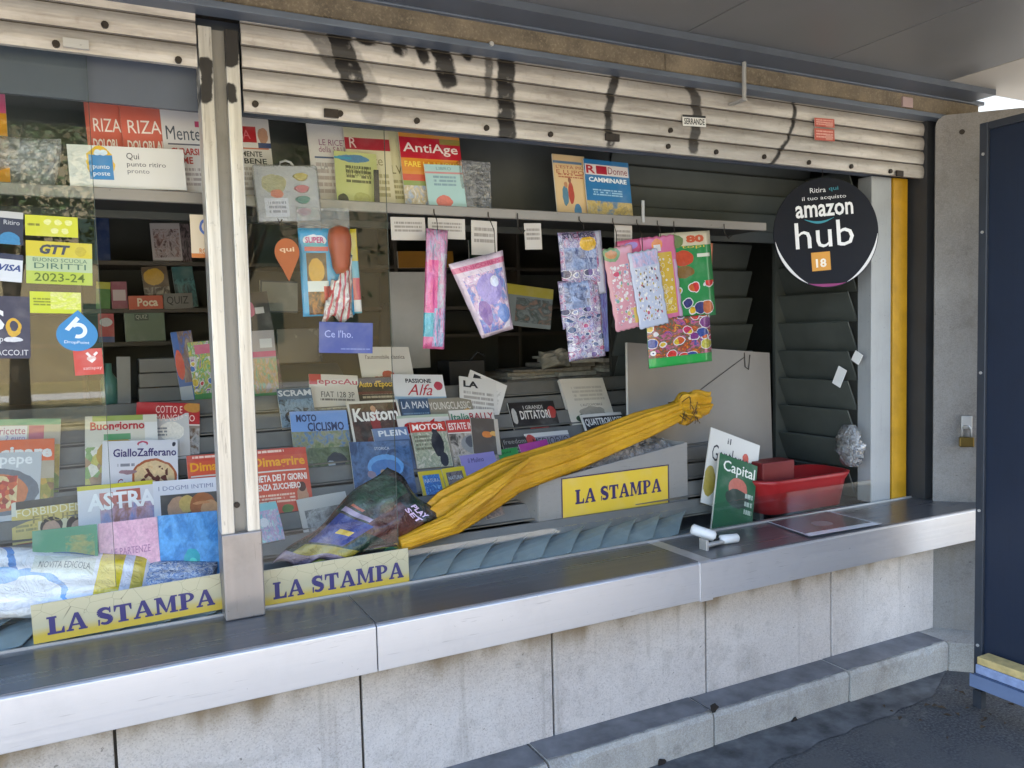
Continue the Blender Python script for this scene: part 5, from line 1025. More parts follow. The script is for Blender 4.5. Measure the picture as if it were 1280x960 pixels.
# dark printed toy bag in front of the rack (print reduced to plain colour fields)
o, P = quadbag('printed_toy_bag', 'dark green and brown printed toy bag slumped against the yellow one', 'toy bag', (((340, 706), 2.565), ((430, 702), 2.55), ((553, 650), 2.57), ((484, 580), 2.65)), '22332a',
    [('p', 0, 0, 1, 1, 1.6, ['18241f', '223c2c', '1f2c2a', '2c221e']), ('r', .5, .42, 1, .82, '4a241e'), ('p', .5, .42, 1, .82, 3, ['3c1e19', '542c24', '462520']), ('r', .1, .22, .6, .5, '26357a'), ('r', .3, .33, .5, .38, 'c2a53a'), ('r', .1, .1, .9, .2, '8a8238'), ('r', 0, .0, 1, .1, '7a6f84'), ('p', .0, .5, .45, .95, 3, ['1c3a2c', '2b4a38', '20302a', '3a2a24']), ('r', .08, .52, .5, .56, '9a8aa4'), ('r', .12, .58, .3, .6, 'a8563a')], seed=4, crumple=.014, bulge=.045)
for k_, w_ in enumerate(('PLAY', 'SET')):
    vs_, fs_ = glyphs(w_, .03); mb = MB(); base_ = [(.62+.28*x_, .86+.05*y_-.07*k_) for x_, y_ in vs_]
    C_ = [P(a_, b_) for a_, b_ in base_]; mb.add([c_+(CAM-c_).normalized()*.004 for c_ in C_], fs_); mb.build('lettering', ink('d0b8d4'), o)
o, S = pack('printed_toy_bag', 'shiny green and black toy bag corner above the name sign', 'toy bag', (362, 690), (505, 665), (345, 716), 2.575, '2a4a34', [('v', 0, 0, 1, 1, 5, ['2a5a38', '3a3a34', '28302c', '8a9a3c', '4a3430', '3f7a5a'])], bulge=.03, crinkle=.012, lean=30, nx=26, nz=14)

# white plastic bag with blue marks at the lower left
o, S = pack('printed_plastic_bag', 'white plastic bag with blue swirls and yellow strips at lower left', 'plastic bag', (-60, 680), (192, 694), (-64, 770), 2.60, 'd9dce6',
    [('e', .18, .55, .17, .5, '4f86c8'), ('e', .17, .55, .145, .44, 'dfe2ec'), ('e', .42, .2, .2, .4, '6fa4dc'), ('e', .43, .16, .17, .36, 'e2e5ee'), ('e', .03, .3, .1, .3, '8fc0ea'), ('r', .5, .86, .7, .9, '6a84ac'), ('e', .3, .5, .06, .12, '88b8e8'), ('r', .74, 0, .86, 1, 'd4bd2c'), ('r', .91, 0, .97, 1, 'cdb84a'), ('r', .42, .55, .72, .8, 'c9cfca')], bulge=.05, crinkle=.012, lean=38, nx=28, nz=20,
    texts=[('NOVITA EDICOLA', .45, .62, .70, .72, '6a7478')])
o, S = pack('printed_sachet', 'blue and white checked sachet beside the white plastic bag', 'sachet', (180, 700), (272, 702), (184, 745), 2.59, 'aab4c8', [('p', 0, 0, 1, 1, 9, ['38507c', 'b4bccc', '46689c', 'c4c8d0', '2c3f68'])], bulge=.015, crinkle=.006, lean=35)

# name signs stuck on the low glass
def stampa_sign(TL, TR, BL, label, seed):
    S = sheet3(TL, TR, BL, 2.5165, t=.003)
    t = NT('peeling_yellow_sign'); uv = t.uv(); sp = t.new('ShaderNodeSeparateXYZ'); t.link(uv, sp.inputs[0]); n = t.noise(t.vmath('ADD', uv, (seed, seed*2, 0)), 3, 5, .6)
    fade = t.sstep(t.math('ADD', sp.outputs[1], t.math('MULTIPLY', t.math('SUBTRACT', n, .5), .35)), .1, .42)
    c = t.mix(fade, hexc('c2a63c'), hexc('b8b090'))
    cr = t.new('ShaderNodeTexVoronoi', feature='DISTANCE_TO_EDGE'); cr.inputs['Scale'].default_value = 6; t.link(t.vmath('ADD', t.vmath('MULTIPLY', uv, (1.8, .5, 1)), (seed, 0, 0)), cr.inputs['Vector'])
    crack = t.math('MULTIPLY', t.sstep(cr.outputs['Distance'], .012, .0), t.sstep(sp.outputs[1], .45, .7))
    c = t.mix(t.math('MULTIPLY', crack, .8), c, hexc('4c463c')); t.set(Base_Color=c, Roughness=.45)
    o = S.body('name_sign', t.m); tag(o, label, 'sign'); [S.text(o, w_, a_, .17, b_, .63, '3a3468', slab=True, off=.0008, name='word') for w_, a_, b_ in (('LA', .07, .27), ('STAMPA', .32, .96))]; return o
stampa_sign((38, 757), (275, 717), (40, 806), 'peeling yellow name sign left of the post', 1.3)
stampa_sign((326, 714), (510, 685), (327, 760), 'peeling cream and yellow name sign right of the post', 4.1)

# tilted magazines by the crate
S = sheet3((889, 534), (950, 557), (868, 625), 2.66, lean=14, t=.006); magazine(S, 'white magazine with thin lettering leaning behind the green one', 'cfcdc6', [('e', .75, .72, .07, .1, 'c04a34'), ('e', .1, .3, .12, .2, '9a8a3c')], [('il', .35, .86, .42, .94, '33333a'), ('Gentleman', .08, .58, .9, .8, '33333a')])
S = sheet3((900, 566), (947, 583), (874, 660), 2.575, lean=16, t=.01); magazine(S, 'green business magazine with white masthead leaning on the glass', '1f5a3c', [('e', .55, .62, .24, .14, 'b8685a'), ('e', .55, .5, .3, .12, '2c3c36'), ('l', .75, .3, .95, .6, 3, 'b5c0b4')], [('Capital', .12, .76, .95, .94, 'e2e4da', {'bold': .01})])

# grey board and its wire
S = sheet3((784, 428), (962, 441), (780, 600), 2.86, lean=6, yaw=-4, t=.014); o = S.body('grey_board', mat('grey_board', '8a837a', .7, 0, .08, 3)); tag(o, 'plain grey board standing behind the yellow bag', 'board')
mb = MB(); mb.tube([S.P(.80, .985, .004), S.P(.80, .87, .006), S.P(.825, .85, .006), S.P(.84, .97, .005)], .0025, 5); mb.tube([S.P(.80, .95, .004), S.P(.6, .78, .005), S.P(.46, .66, .004)], .0015, 5); tag(mb.build('looped_wire', BOLT), 'thin wire loop hung over the grey board', 'wire')

# red crate
cr = empty('red_crate', 'red plastic crate with a rounded rim at the right end', 'crate'); RED = mat('red_plastic', '9c2224', .35, 0, .12)
ca, cb = 2.50, 3.06; y0, y1 = 2.545, 2.80; zb, zt = .735, .880
def ring(x0, x1, ya, yb, z, r, n=8):
    pts = []
    for cx_, cy_, a0 in ((x1-r, yb-r, 0), (x0+r, yb-r, 90), (x0+r, ya+r, 180), (x1-r, ya+r, 270)):
        for k in range(n+1): a = R(a0+90*k/n); pts.append(Vector((cx_+r*math.cos(a), cy_+r*math.sin(a), z)))
    return pts
rs = [ring(ca+.04, cb-.05, y0+.02, y1-.02, zb, .06), ring(ca+.012, cb-.015, y0+.006, y1-.006, zt-.03, .085), ring(ca, cb, y0, y1, zt-.012, .09), ring(ca-.006, cb+.008, y0-.006, y1+.008, zt+.004, .095), ring(ca+.012, cb-.01, y0+.012, y1-.01, zt+.006, .085), ring(ca+.05, cb-.06, y0+.03, y1-.03, zb+.008, .05)]
m_ = len(rs[0]); mb = MB(); vs = [p for r_ in rs for p in r_]
mb.add(vs, [(k*m_+i, k*m_+(i+1) % m_, (k+1)*m_+(i+1) % m_, (k+1)*m_+i) for k in range(5) for i in range(m_)]+[tuple(range(m_))[::-1], tuple(5*m_+i for i in range(m_))])
part('tub', mb, RED, cr, smooth=True)
mb = MB(); mb.box(2.56, 2.75, 2.62, 2.72, zb+.01, .955); part('inner_divider', mb, mat('dark_red', '6e1a1c', .5), cr, bevel=.006)
# crumpled bag, tags, yellow label in the side panel
mb = MB(); c = onX((1066, 556), 3.06); rnd = random.Random(12); vs = []; n, m_ = 14, 9
for j in range(m_+1):
    for i in range(n):
        a = 2*math.pi*i/n; f = j/m_; r_ = .07*math.sin(math.pi*(.12+.80*f))**.6*(1+rnd.uniform(-.24, .24)); vs.append(c+Vector((-.02+r_*.5*math.cos(a), r_*math.sin(a), -.095+.19*f)))
mb.add(vs, [(j*n+i, j*n+(i+1) % n, (j+1)*n+(i+1) % n, (j+1)*n+i) for j in range(m_) for i in range(n)]+[tuple(range(n))[::-1], tuple(m_*n+i for i in range(n))])
tag(mb.build('crumpled_bag', film_mat('crumpled_milky', (.62, .64, .63, 1), .2, .3), smooth=True), 'crumpled pale plastic bag lodged on the louvred panel', 'plastic bag')
for (px, w, h, a, lb) in (((1049, 471), .05, .09, -25, 'larger slanted paper tag on the louvred panel'), ((1071, 447), .045, .05, -30, 'smaller torn paper tag on the louvred panel')):
    q = onX(px, 3.07); ex = Vector((0, -math.cos(R(a)), math.sin(R(a)))); ez = Vector((0, math.sin(R(a)), math.cos(R(a)))); mb = MB(); mb.obox(q-ex*w/2-ez*h/2, ex*w, Vector((.003, 0, 0)), ez*h); tag(mb.build('paper_tag', WHITEP), lb, 'tag')
q = onY((956, 537), 3.0); mb = MB(); mb.box(q.x-.03, q.x+.02, 3.0, 3.01, q.z-.05, q.z+.035); tag(mb.build('yellow_label', mat('yellow_label', 'b59a4a', .6)), 'small yellowed label between board and louvred panel', 'label')

# things on the sill
S_ = onZ((955, 650), ZT+.004)
c4 = [onZ(p_, ZT+.004) for p_ in ((956, 652), (1034, 639), (1103, 656), (1012, 672))]
mb = MB(); vs = [Vector((p_.x, p_.y, ZT+.0045+.001*i)) for i, p_ in enumerate(c4)]
mb.add(vs+[v_+Vector((0, 0, .0015)) for v_ in vs], [(0, 1, 2, 3), (7, 6, 5, 4), (0, 4, 5, 1), (1, 5, 6, 2), (2, 6, 7, 3), (3, 7, 4, 0)], 0, [[(0, 0), (0, 1), (1, 1), (1, 0)]]+[[(1, 0), (1, 1), (0, 1), (0, 0)]]+[[(0, 0)]*4]*4)
o = tag(mb.build('sheet_in_sleeve', cover('sleeve', '4c4d50', [('r', .86, 0, 1, 1, 'e6e8ec'), ('r', 0, 0, .02, 1, 'b5b8be'), ('r', 0, .97, 1, 1, 'c4c7cc'), ('r', 0, 0, 1, .03, 'c4c7cc'), ('e', .55, .5, .14, .12, '77787c')], .2)), 'printed sheet in a plastic sleeve lying on the sill', 'paper sheet')
lk = empty('window_lock', 'white and steel window lock lying open on the sill', 'lock'); q = onZ((905, 683), ZT+.004); WP = mat('white_plastic', 'd8d8d6', .35, 0, .05)
def rod(a, b, r, m_, nm, n=12, sq=1): mb = MB(); mb.tube([a, a.lerp(b, .08), a.lerp(b, .92), b], [r*.6, r, r, r*.6], n); part(nm, mb, m_, lk, smooth=True)
rod(Vector((q.x-.075, q.y+.10, ZT+.062)), Vector((q.x-.005, q.y+.04, ZT+.032)), .021, WP, 'handle')
rod(Vector((q.x+.005, q.y+.03, ZT+.022)), Vector((q.x+.085, q.y+.015, ZT+.022)), .018, WP, 'cylinder')
rod(Vector((q.x-.085, q.y+.01, ZT+.016)), Vector((q.x+.02, q.y+.02, ZT+.016)), .009, ALU, 'bolt_rod')
mb = MB(); mb.box(q.x-.095, q.x-.083, q.y-.012, q.y+.03, ZT+.001, ZT+.042); part('bracket', mb, ALU, lk, bevel=.002)
mb = MB(); mb.box(q.x-.02, q.x+.03, q.y+.03, q.y+.07, ZT+.001, ZT+.03); part('lock_body', mb, BLACK, lk, bevel=.004)

# round hanging sign
q = onY((1033, 291), 2.53); rr = .238; yw = R(-22); ro = R(4)
ex = Vector((math.cos(yw), math.sin(yw), 0)); ez = Vector((0, 0, 1)); n_ = ex.cross(ez)
ex, ez = ex*math.cos(ro)+ez*math.sin(ro), ez*math.cos(ro)-ex*math.sin(ro)
class Disc(Sheet): pass
D = Sheet(q-ex*rr-ez*rr, ex, ez, 2*rr, 2*rr)
mb = MB(); n = 64
def circ(r_, off, ox=0, oz=0): return [D.P(.5+ox+r_*.5*math.cos(2*math.pi*i/n), .5+oz+r_*.5*math.sin(2*math.pi*i/n), off) for i in range(n)]
mb.add(circ(1, 0)+circ(1, -.006), [tuple(range(n)), tuple(range(n, 2*n))[::-1]]+[(i, (i+1) % n, n+(i+1) % n, n+i) for i in range(n)])
disc = tag(mb.build('round_sign', mat('sign_navy', '0b101c', .55, 0, .1, spec=.25)), 'round navy pickup point sign hanging at the right end', 'sign')
def arc(a0, a1, c, nm):
    vs = []; k = 30
    for i in range(k+1):
        a = R(a0+(a1-a0)*i/k); w = .05*math.sin(math.pi*i/k)+.004
        vs += [D.P(.5+.5*.985*math.cos(a), .5+.5*.985*math.sin(a), .0008), D.P(.5+.5*(.985-w)*math.cos(a), .5+.5*(.985-w)*math.sin(a), .0008)]
    mb = MB(); mb.add(vs, [(2*i, 2*i+1, 2*i+3, 2*i+2) for i in range(k)]); mb.build(nm, ink(c), disc)
arc(-175, -115, 'd8d8d8', 'rim_stripe'); arc(-114, -72, '8a2f6c', 'rim_stripe'); arc(-70, -5, 'd8d8d8', 'rim_stripe')
for tx in (('Ritira', .37, .87, .52, .915, 'd9dadc'), ('qui', .55, .87, .64, .915, '2f8a9c'), ('il tuo acquisto', .29, .795, .71, .84, 'd9dadc'), ('amazon', .22, .65, .77, .765, 'e4e4e4', .02), ('hub', .20, .37, .76, .61, 'e8e8e8')):
    D.text(disc, *tx[:6], bold=(tx[6] if len(tx) > 6 else 0), off=.0009)
mb = MB(); vs = []
for i in range(17):
    u = i/16; w = .009*math.sin(math.pi*min(1, u*1.05))+.002; cxx = .30+.28*u; cz = .635-.035*math.sin(math.pi*u); vs += [D.P(cxx, cz+w, .001), D.P(cxx, cz-w, .001)]
mb.add(vs, [(2*i, 2*i+1, 2*i+3, 2*i+2) for i in range(16)]); mb.build('smile_mark', ink('2f8a9c'), disc)
mb = MB(); mb.add([D.P(a, b, .001) for a, b in ((.34, .16), (.52, .16), (.52, .33), (.34, .33))], [(0, 1, 2, 3)]); mb.build('orange_square', ink('d2953c'), disc); D.text(disc, '18', .38, .19, .48, .27, 'eee6d8', bold=.03, off=.0014)
mb = MB(); mb.tube([D.P(.5, .99, -.003), D.P(.5, .99, -.003)*1.0+Vector((0, 0, .25))], .0015, 5); mb.build('hanging_cord', BOLT, disc)

# ================================================================ STICKERS ON THE LEFT PANE
YS = 2.5305
G4 = 'stickers on the left pane'
def sticker(TL, TR, BL, label, base, ly=(), tx=(), name='sticker', cat='sticker'):
    S = sheet3(TL, TR, BL, YS, t=.0012); return magazine(S, label, base, ly, tx, name=name, cat=cat, group=G4, rough=.4), S
sticker((-60, 258), (29, 266), (-60, 300), 'dark blue collection sticker in the top left corner of the pane', '1c2740', [('r', .65, .8, 1, 1, 'b5b4b2'), ('e', .8, .1, .16, .28, '2f7aa8')], [('Ritiro', .72, .6, .95, .74, 'b9bcc2')])
sticker((31, 268), (97, 272), (33, 294), 'yellow-green ticket sticker with white rings above the dated one', 'c2c22c', [('e', .42, .7, .07, .14, 'd6d68a'), ('e', .62, .7, .07, .14, 'd6d68a'), ('e', .82, .7, .07, .14, 'd6d68a'), ('e', .55, .28, .07, .14, 'd6d68a'), ('e', .75, .28, .07, .14, 'd6d68a'), ('l', .04, .4, .28, .6, 1, '77771c')])
sticker((32, 300), (115, 305), (36, 354), 'yellow and green transport pass sticker with the year', 'c4b42c', [('r', 0, .3, 1, .64, 'a8b890'), ('r', 0, 0, 1, .3, 'a8b83c'), ('e', .82, .8, .08, .12, 'b5a428')], [('GTT', .18, .70, .62, .93, '3a3f4c', {'bold': .05, 'shear': .1}), ('BUONO SCUOLA', .1, .52, .92, .61, '4a6a5a'), ('DIRITTI', .12, .36, .9, .49, '4a6a5a'), ('2023-24', .12, .06, .88, .26, '55681c', {'bold': .01})])
sticker((-60, 310), (29, 319), (-56, 346), 'white payment card sticker with dark blue letters', 'c9cdd2', [('r', 0, .8, 1, 1, '1f2a48')], [('VISA', .62, .38, .97, .62, '27407c', {'bold': .03, 'shear': .12})])
sticker((37, 364), (101, 366), (39, 391), 'yellow-green ticket sticker above the drop-shaped one', 'bcc42c', [('l', .06, .3, .4, .7, 3, '7c841c'), ('p', .4, .2, 1, 1, 3, ['bcc42c', 'c4cc4c', 'd0d084'])])
sticker((-60, 368), (37, 371), (-56, 448), 'dark violet parcel shop sticker with a yellow map pin', '2f3048', [('e', .78, .5, .1, .15, 'c49a28'), ('e', .78, .52, .055, .085, '2f3048'), ('e', .77, .31, .13, .04, 'c9c9cc')], [('S', .48, .45, .66, .78, 'd5d5d8', {'bold': .03}), ('shop', .45, .24, .64, .36, 'c9c9cc'), ('PACCO.IT', .5, .05, .97, .14, 'c9c9cc')])
o, S = sticker((91, 437), (127, 435), (90, 470), 'red payment app sticker with white mark', 'c03c34', [('e', .62, .62, .16, .1, 'd8b0a8')], [('satispay', .3, .16, .95, .32, 'e2bcb4')])
for nm, pts in (('mark_stroke', [(.42, .82), (.5, .88), (.62, .72), (.55, .66)]), ('mark_stroke', [(.68, .78), (.8, .88), (.86, .82), (.74, .70)]), ('mark_stroke', [(.5, .55), (.62, .45), (.76, .57), (.7, .62)])):
    mb = MB(); mb.add([S.P(a, b, .0008) for a, b in pts], [tuple(range(len(pts)))]); mb.build(nm, ink('e6d8d4'), o)
# drop-shaped sticker
S = sheet3((71, 386), (123, 389), (73, 438), YS-.002, t=.001); mb = MB(); pts = []
for i in range(49):
    a = R(90+45+ (270)*i/48); pts.append((.5+.48*math.cos(a+R(0)), .40+.40*math.sin(a)))
pts = [(.5, 1.0)]+[(.5+.5*math.cos(R(140+260*i/48)), .40+.40*math.sin(R(140+260*i/48))) for i in range(49)]
m_ = len(pts); mb.add([S.P(*p_) for p_ in pts]+[S.P(*p_, -.001) for p_ in pts], [tuple(range(m_)), tuple(range(m_, 2*m_))[::-1]]+[(i, (i+1) % m_, m_+(i+1) % m_, m_+i) for i in range(m_)])
o = tag(mb.build('drop_sticker', ink('2f7fb4')), 'blue drop-shaped parcel sticker with a white letter', 'sticker', G4)
mb = MB(); vs = []; 
for i in range(25):
    a = R(-110+250*i/24); vs += [S.P(.52+.22*math.cos(a), .50+.19*math.sin(a), .0007), S.P(.52+.12*math.cos(a), .50+.10*math.sin(a), .0007)]
mb.add(vs, [(2*i, 2*i+1, 2*i+3, 2*i+2) for i in range(24)]); mb.add([S.P(*p_, .0008) for p_ in ((.2, .52), (.30, .48), (.55, .78), (.47, .84))], [(0, 1, 2, 3)]); mb.build('letter_mark', ink('d9e2e8'), o)
S.text(o, 'DropPoint', .2, .16, .8, .25, 'd9e2e8')

# ================================================================ KIOSK INTERIOR
ic = empty('inner_counter', 'dark counter inside the kiosk behind the rack', 'counter')
mb = MB(); mb.box(-1.5, 2.62, 3.42, 4.0, .02, 1.27); part('cabinet', mb, DARK, ic); mb = MB(); mb.box(-1.52, 2.64, 3.40, 4.02, 1.271, 1.30); part('top', mb, mat('counter_top', '57534b', .5), ic, bevel=.003)
bs = empty('back_shelving', 'dark shelving on the back wall of the kiosk', 'shelving')
YB = 4.04; rows = [onY((180, y_), YB).z for y_ in (427, 386, 327)]
for z_ in rows: mb = MB(); mb.box(-1.4, 2.6, YB-.02, 4.29, z_-.018, z_); part('board', mb, mat('shelf_brown', '4a4238', .6), bs)
for x_ in (-1.4, -.08, .62, 1.38, 2.1, 2.6): mb = MB(); mb.box(x_, x_+.018, YB-.015, 4.29, 1.301, 2.45); part('upright', mb, mat('shelf_brown', '4a4238', .6), bs)
G5 = 'goods on the back shelving'
def inner(TL, TR, BL, label, base, ly=(), tx=(), Y=None, name='magazine', cat='magazine', t=.01, snap=True, lean=3):
    Y = Y or YB; S = sheet3(TL, TR, BL, Y, lean=lean, t=t)
    zs = [1.301]+[z_+.001 for z_ in rows]+[1.301]
    if snap:
        zb_ = min(zs, key=lambda z_: abs(z_-S.o.z)); top = S.P(0, 1).z; S.o = S.o+Vector((0, 0, zb_-S.o.z)); S.h = max(.05, (top-zb_)/max(.2, S.ez.z))
    return magazine(S, label, base, ly, tx, name=name, cat=cat, group=G5), S
inner((117, 268), (136, 269), (118, 326), 'dark blue poster card at the left of the back shelves', '16305c')
inner((187, 279), (224, 279), (188, 326), 'white magazine with brown food picture on the back shelves', 'b5aca8', [('p', .08, .1, .95, .85, 4, ['4a3430', '8a6a62', 'b5a8a4', '5c4440'])])
inner((222, 280), (236, 280), (222, 326), 'dark magazine beside the brown food picture', '3c2c2a', [('p', 0, 0, 1, 1, 4, ['3a2c2a', '7a6a6a', '2a2222'])])
inner((138, 352), (158, 352), (139, 386), 'small pink and white sweet box on the back shelves', '8a4a5a', [('r', .1, .3, .9, .7, 'b8a8a8')], name='sweet_box', cat='box', t=.05)
inner((176, 334), (208, 332), (178, 386), 'comic with a yellow burst on the back shelves', '5c4a38', [('e', .45, .75, .4, .2, 'b8902c'), ('p', 0, 0, 1, .5, 4, ['6a6458', '4a4038', '8a8478'])])
inner((214, 334), (240, 332), (215, 386), 'teal magazine on the back shelves beside the post', '2a5a5c', [('p', 0, 0, 1, .7, 4, ['2a5a5c', '3c7476', '1c3c40'])])
inner((120, 352), (138, 353), (121, 386), 'green and yellow packet on the back shelves', '4a7a3c', [('r', 0, .75, 1, 1, 'a8a83c')], name='packet', cat='packet', t=.03)
inner((122, 392), (142, 392), (123, 427), 'red and white packet on the lower back shelf', 'a83a44', [('e', .5, .7, .4, .15, 'b8b8c0'), ('r', 0, 0, 1, .2, '28407c')], name='packet', cat='packet', t=.03)
inner((160, 370), (203, 369), (161, 387), 'orange-red name strip on the shelf edge', 'b8543c', [], [('Poca', .25, .2, .85, .82, 'd8c8b0', {'bold': .03})], Y=YB-.03, name='name_strip', cat='sign', t=.004, snap=False)
inner((204, 367), (240, 366), (205, 386), 'grey puzzle strip on the shelf edge', '6c6a66', [], [('QUIZ', .1, .2, .85, .8, '2c2a28')], Y=YB-.03, name='name_strip', cat='sign', t=.004, snap=False)
inner((155, 391), (205, 390), (156, 427), 'grey-green puzzle box on the lower back shelf', '5c7060', [('r', .25, .72, .6, .95, '3a4a40')], [('QUIZ', .28, .76, .57, .92, 'a8b0a4')], name='puzzle_box', cat='box', t=.08)
for k in range(3):
    z_ = 1.3015+k*.062; q = onY((172, 470), 3.75); mb = MB(); mb.box(q.x+.004*k, q.x+.165-.006*k, 3.72, 3.9, z_, z_+.058); tag(mb.build('white_carton', mat('carton_white', '9a948c', .7, 0, .1), bevel=.003), ('lowest', 'middle', 'topmost')[k]+' white carton of the stack on the inner counter', 'carton', 'white cartons stacked on the inner counter')
inner((145, 446), (162, 446), (146, 486), 'tall pale box beside the white cartons', '8c8c8a', Y=3.7, name='pale_box', cat='box', t=.08)
mb = MB(); q = onY((136, 470), 3.72); mb.tube([(q.x, 3.72, 1.302), (q.x, 3.72, 1.31), (q.x, 3.72, 1.40), (q.x, 3.72, 1.43), (q.x, 3.72, 1.47)], [.03, .034, .034, .014, .012], 12); tag(mb.build('bottle', mat('teal_bottle', '5c8a7c', .3), smooth=True), 'small pale green bottle on the inner counter', 'bottle')
kb = ['b83a44', '3a6ab0', 'c8b03c', '4a9a5a', 'c8c4c0', '8a5a9a']
for TL, TR, BL, lb, base, ly in (
    ((216, 415), (242, 412), (220, 480), 'blue children\'s magazine with red drawing left of the post', '2f5a9c', [('p', .3, .3, 1, 1, 3, ['5c4a40', '3a5a9c', '6a5248', '8a7a70']), ('e', .2, .55, .2, .2, 'c04a34'), ('r', 0, 0, .6, .25, 'a8b0b8')]),
    ((236, 428), (276, 424), (238, 482), 'colourful children\'s magazine with green foot left of the post', 'b8a090', [('p', 0, .15, 1, 1, 5, kb), ('k', 0, .2, 1, .75, 4, kb), ('r', 0, 0, 1, .16, '3a8a4a'), ('r', .2, .8, 1, .95, 'c05a7a')]),
    ((305, 414), (343, 412), (306, 482), 'pink and grey children\'s magazine right of the post', 'a8a0a0', [('r', 0, .62, 1, .7, 'c85a80'), ('p', 0, .1, 1, .6, 5, ['c8a8a8', '7ab090', 'c8a070', 'b8b0b0']), ('r', 0, 0, 1, .1, '4a9a5a'), ('r', .5, .75, .9, .88, 'd0d0d0')]),
    ((304, 366), (341, 362), (305, 440), 'dark children\'s magazine with pink heart right of the post', '2c2428', [('e', .35, .85, .14, .07, 'b85a7a'), ('r', .5, .8, .8, .86, 'c8c4c0'), ('p', 0, .1, 1, .35, 5, ['3a2a30', '8a4a6a', '4a3a38'])])):
    Sx = sheet3(TL, TR, BL, 3.40 if lb[0] != 'd' else 3.44, lean=4, t=.01); Sx.o.z = 1.302; Sx.h = max(.1, onY(TL, 3.42).z-1.302); magazine(Sx, lb, base, ly, group='children\'s magazines above the rack')
# machine, chair back, panels, band on the right
mc = empty('cash_machine', 'grey cash machine on the inner counter', 'cash machine'); q = onY((385, 440), 3.5)
mb = MB(); mb.extr([(3.45, 1.302), (3.75, 1.302), (3.75, 1.42), (3.62, 1.44), (3.45, 1.35)], q.x-.16, q.x+.16); part('body', mb, mat('machine_grey', '4c5250', .5), mc, bevel=.006)
mb = MB(); mb.box(q.x-.10, q.x+.10, 3.66, 3.68, 1.442, 1.60); part('display', mb, mat('machine_screen', '333a40', .25), mc, bevel=.004)
mb = MB(); mb.box(q.x-.2, q.x+.28, 3.43, 3.44, 1.302, 1.345); part('front_tray', mb, mat('machine_pale', '9c9c96', .5), mc)
ch = empty('office_chair', 'black high-backed office chair inside the kiosk', 'chair'); q = onY((487, 390), 4.0); CHM = mat('chair_black', '141416', .6)
mb = MB(); n = 10; vs = []
for j in range(n+1):
    for i in range(n+1):
        u, v = i/n*2-1, j/n; w_ = .10*(1-abs(2*v-1)**3*.35); vs.append((q.x+u*w_, 3.86+.03*u*u, 1.30+.42*v))
mb.add(vs, [(j*(n+1)+i, j*(n+1)+i+1, (j+1)*(n+1)+i+1, (j+1)*(n+1)+i) for j in range(n) for i in range(n)]); o = part('backrest', mb, CHM, ch, smooth=True); so = o.modifiers.new('thick', 'SOLIDIFY'); so.thickness = .06
mb = MB(); mb.box(q.x-.24, q.x+.24, 4.03, 4.035, .48, .56); part('seat', mb, CHM, ch); mb = MB(); mb.tube([(q.x, 4.02, .02), (q.x, 4.02, 1.35)], .03, 8); part('stem', mb, CHM, ch)
def flat(TL, TR, BL, Y, m_, label, name, cat, t=.015): S = sheet3(TL, TR, BL, Y, t=t); return tag(S.body(name, m_), label, cat), S
flat((487, 340), (533, 340), (488, 462), 3.62, mat('panel_white', 'b0aea8', .6), 'white upright panel beside the office chair', 'upright_board', 'board')
flat((586, 300), (617, 300), (586, 360), 4.02, mat('dark_green_card', '2a4434', .6), 'dark green card beyond the flared pack', 'green_card', 'card')
flat((497, 314), (566, 314), (497, 335), 4.01, mat('orange_band', 'a8741c', .5), 'orange-yellow band across the back shelves', 'orange_band', 'band')
flat((325, 350), (372, 352), (326, 390), 3.55, cover('grey_frame_card', '6d726c', [('r', 0, .95, 1, 1, '26333c'), ('r', 0, 0, .05, 1, '26333c'), ('r', 0, 0, 1, .05, '26333c')]), 'grey card with dark border beside the post', 'bordered_card', 'card')
flat((627, 353), (692, 362), (628, 405), 3.40, cover('yellow_head_card', '7d8480', [('r', 0, .75, 1, 1, 'b8a838'), ('p', .3, .1, 1, .7, 4, ['5a6460', '7d8480', '46524c', '8a6a58'])]), 'grey card with yellow heading behind the foil packs', 'heading_card', 'card')
mb = MB(); mb.box(onY((556, 440), 3.5).x, onY((600, 440), 3.5).x, 3.45, 3.6, 1.302, 1.43); mb.tube([Vector((onY((585, 430), 3.5).x, 3.48, 1.43)), Vector((onY((592, 420), 3.5).x, 3.46, 1.47)), Vector((onY((601, 430), 3.5).x, 3.46, 1.45))], .006, 6); tag(mb.build('black_device', BLACK, bevel=.006), 'black device with a cable on the inner counter', 'device')
# stacks of papers on the counter behind the packs
rnd = random.Random(31)
for k, (px, n, w) in enumerate(((655, 5, .26), (712, 7, .24), (765, 6, .26))):
    st_ = empty('paper_stack', ('left', 'middle', 'right')[k]+' untidy stack of returned papers on the inner counter', 'paper stack', 'paper stacks on the inner counter'); q = onY((px, 450), 3.55); z_ = 1.302
    for i in range(n):
        h_ = rnd.uniform(.012, .022); mb = MB(); a = rnd.uniform(-.16, .16); ex = Vector((math.cos(a), math.sin(a), 0)); ey = Vector((-math.sin(a), math.cos(a), 0)); mb.obox(Vector((q.x-w/2+rnd.uniform(-.02, .02), 3.44+rnd.uniform(0, .03), z_)), ex*w, ey*.3, Vector((0, 0, h_)))
        part('paper_bundle', mb, mat('old_paper%d' % (i % 3), ('a89f90', '857c70', 'b8b0a0')[i % 3], .85, 0, .25, 25), st_, bevel=.003); z_ += h_+.0008
o, S = pack('crumpled_paper', 'crumpled pale paper lying on the paper stacks', 'crumpled paper', (672, 440), (708, 437), (674, 462), 3.42, mat('crumple_pale', '8c8678', .8, 0, .25, 20), bulge=.04, crinkle=.03, lean=25)
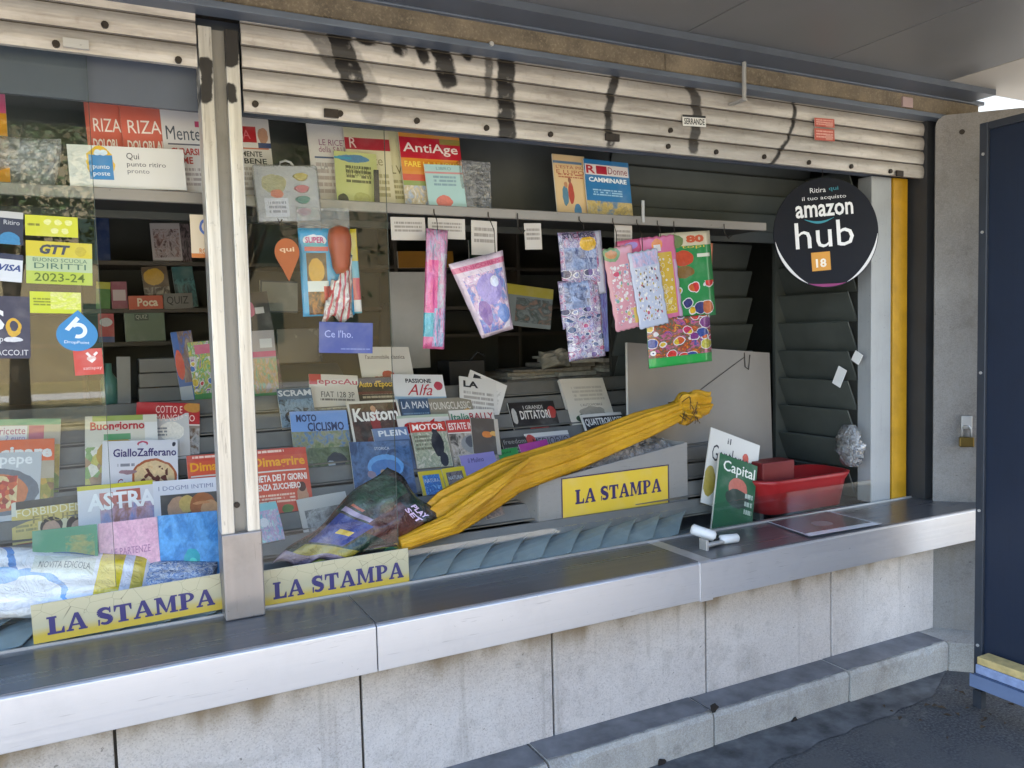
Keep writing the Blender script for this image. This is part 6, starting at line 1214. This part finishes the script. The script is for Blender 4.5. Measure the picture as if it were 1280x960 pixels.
# stickers on the pane right of the post
S = sheet3((342, 298), (373, 298), (343, 352), 2.5325, t=.001); pts = [(.5, 0)]+[(.5+.5*math.cos(R(-25+230*i/30)), .68+.32*math.sin(R(-25+230*i/30))) for i in range(31)]; m_ = len(pts)
mb = MB(); mb.add([S.P(*p_) for p_ in pts]+[S.P(*p_, -.001) for p_ in pts], [tuple(range(m_)), tuple(range(m_, 2*m_))[::-1]]+[(i, (i+1) % m_, m_+(i+1) % m_, m_+i) for i in range(m_)])
o = tag(mb.build('pin_sticker', mat('orange_sticker', 'a8561c', .45)), 'orange map-pin sticker on the pane right of the post', 'sticker'); S.text(o, 'qui', .2, .66, .8, .8, 'd8b48c', .02)
S = sheet3((399, 402), (466, 404), (399, 441), 2.5325, t=.001); magazine(S, 'blue-violet slogan sticker below the blue toy pack', '34468a', [('l', .4, .08, .95, .16, 1, '6a7ab0')], [("Ce l'ho.", .1, .5, .62, .74, 'a8b0d8')], name='slogan_sticker', cat='sticker')
S = sheet3((237, 268), (262, 269), (240, 322), 2.545, t=.002); magazine(S, 'cream sticker card with a blue and orange mark left of the post', 'c9b89c', [('e', .85, .72, .4, .2, '3a5a9c'), ('e', .85, .72, .28, .13, 'c9b89c'), ('r', 0, 0, 1, .1, 'b86a24')], [('ROO', .4, .1, .98, .22, 'b86a24', {'bold': .02})], name='sticker_card', cat='card')

# litter by the door foot
rnd = random.Random(77); LF = mat('dry_leaf', '4a3a28', .9, 0, .4, 40)
me_ = None
for k in range(26):
    px = (1150+rnd.gauss(40, 45), 885+rnd.gauss(0, 22)); q = onZ(px, .006)
    if q.y > 2.22 or q.x > 3.4: continue
    mb = MB(); a = rnd.uniform(0, 6.28); r_ = rnd.uniform(.008, .02); dx, dy = math.cos(a)*r_, math.sin(a)*r_
    mb.add([(q.x-dx, q.y-dy, .006), (q.x-dy*.5, q.y+dx*.5, .012), (q.x+dx, q.y+dy, .008), (q.x+dy*.5, q.y-dx*.5, .014)], [(0, 1, 2), (0, 2, 3)])
    if me_ is None: litter = MB()
    litter.add(mb.v, mb.f); me_ = 1
o = litter.build('leaf_litter', LF); tag(o, 'scattered dry leaf litter on the asphalt by the door foot', 'leaf litter', kind='stuff')
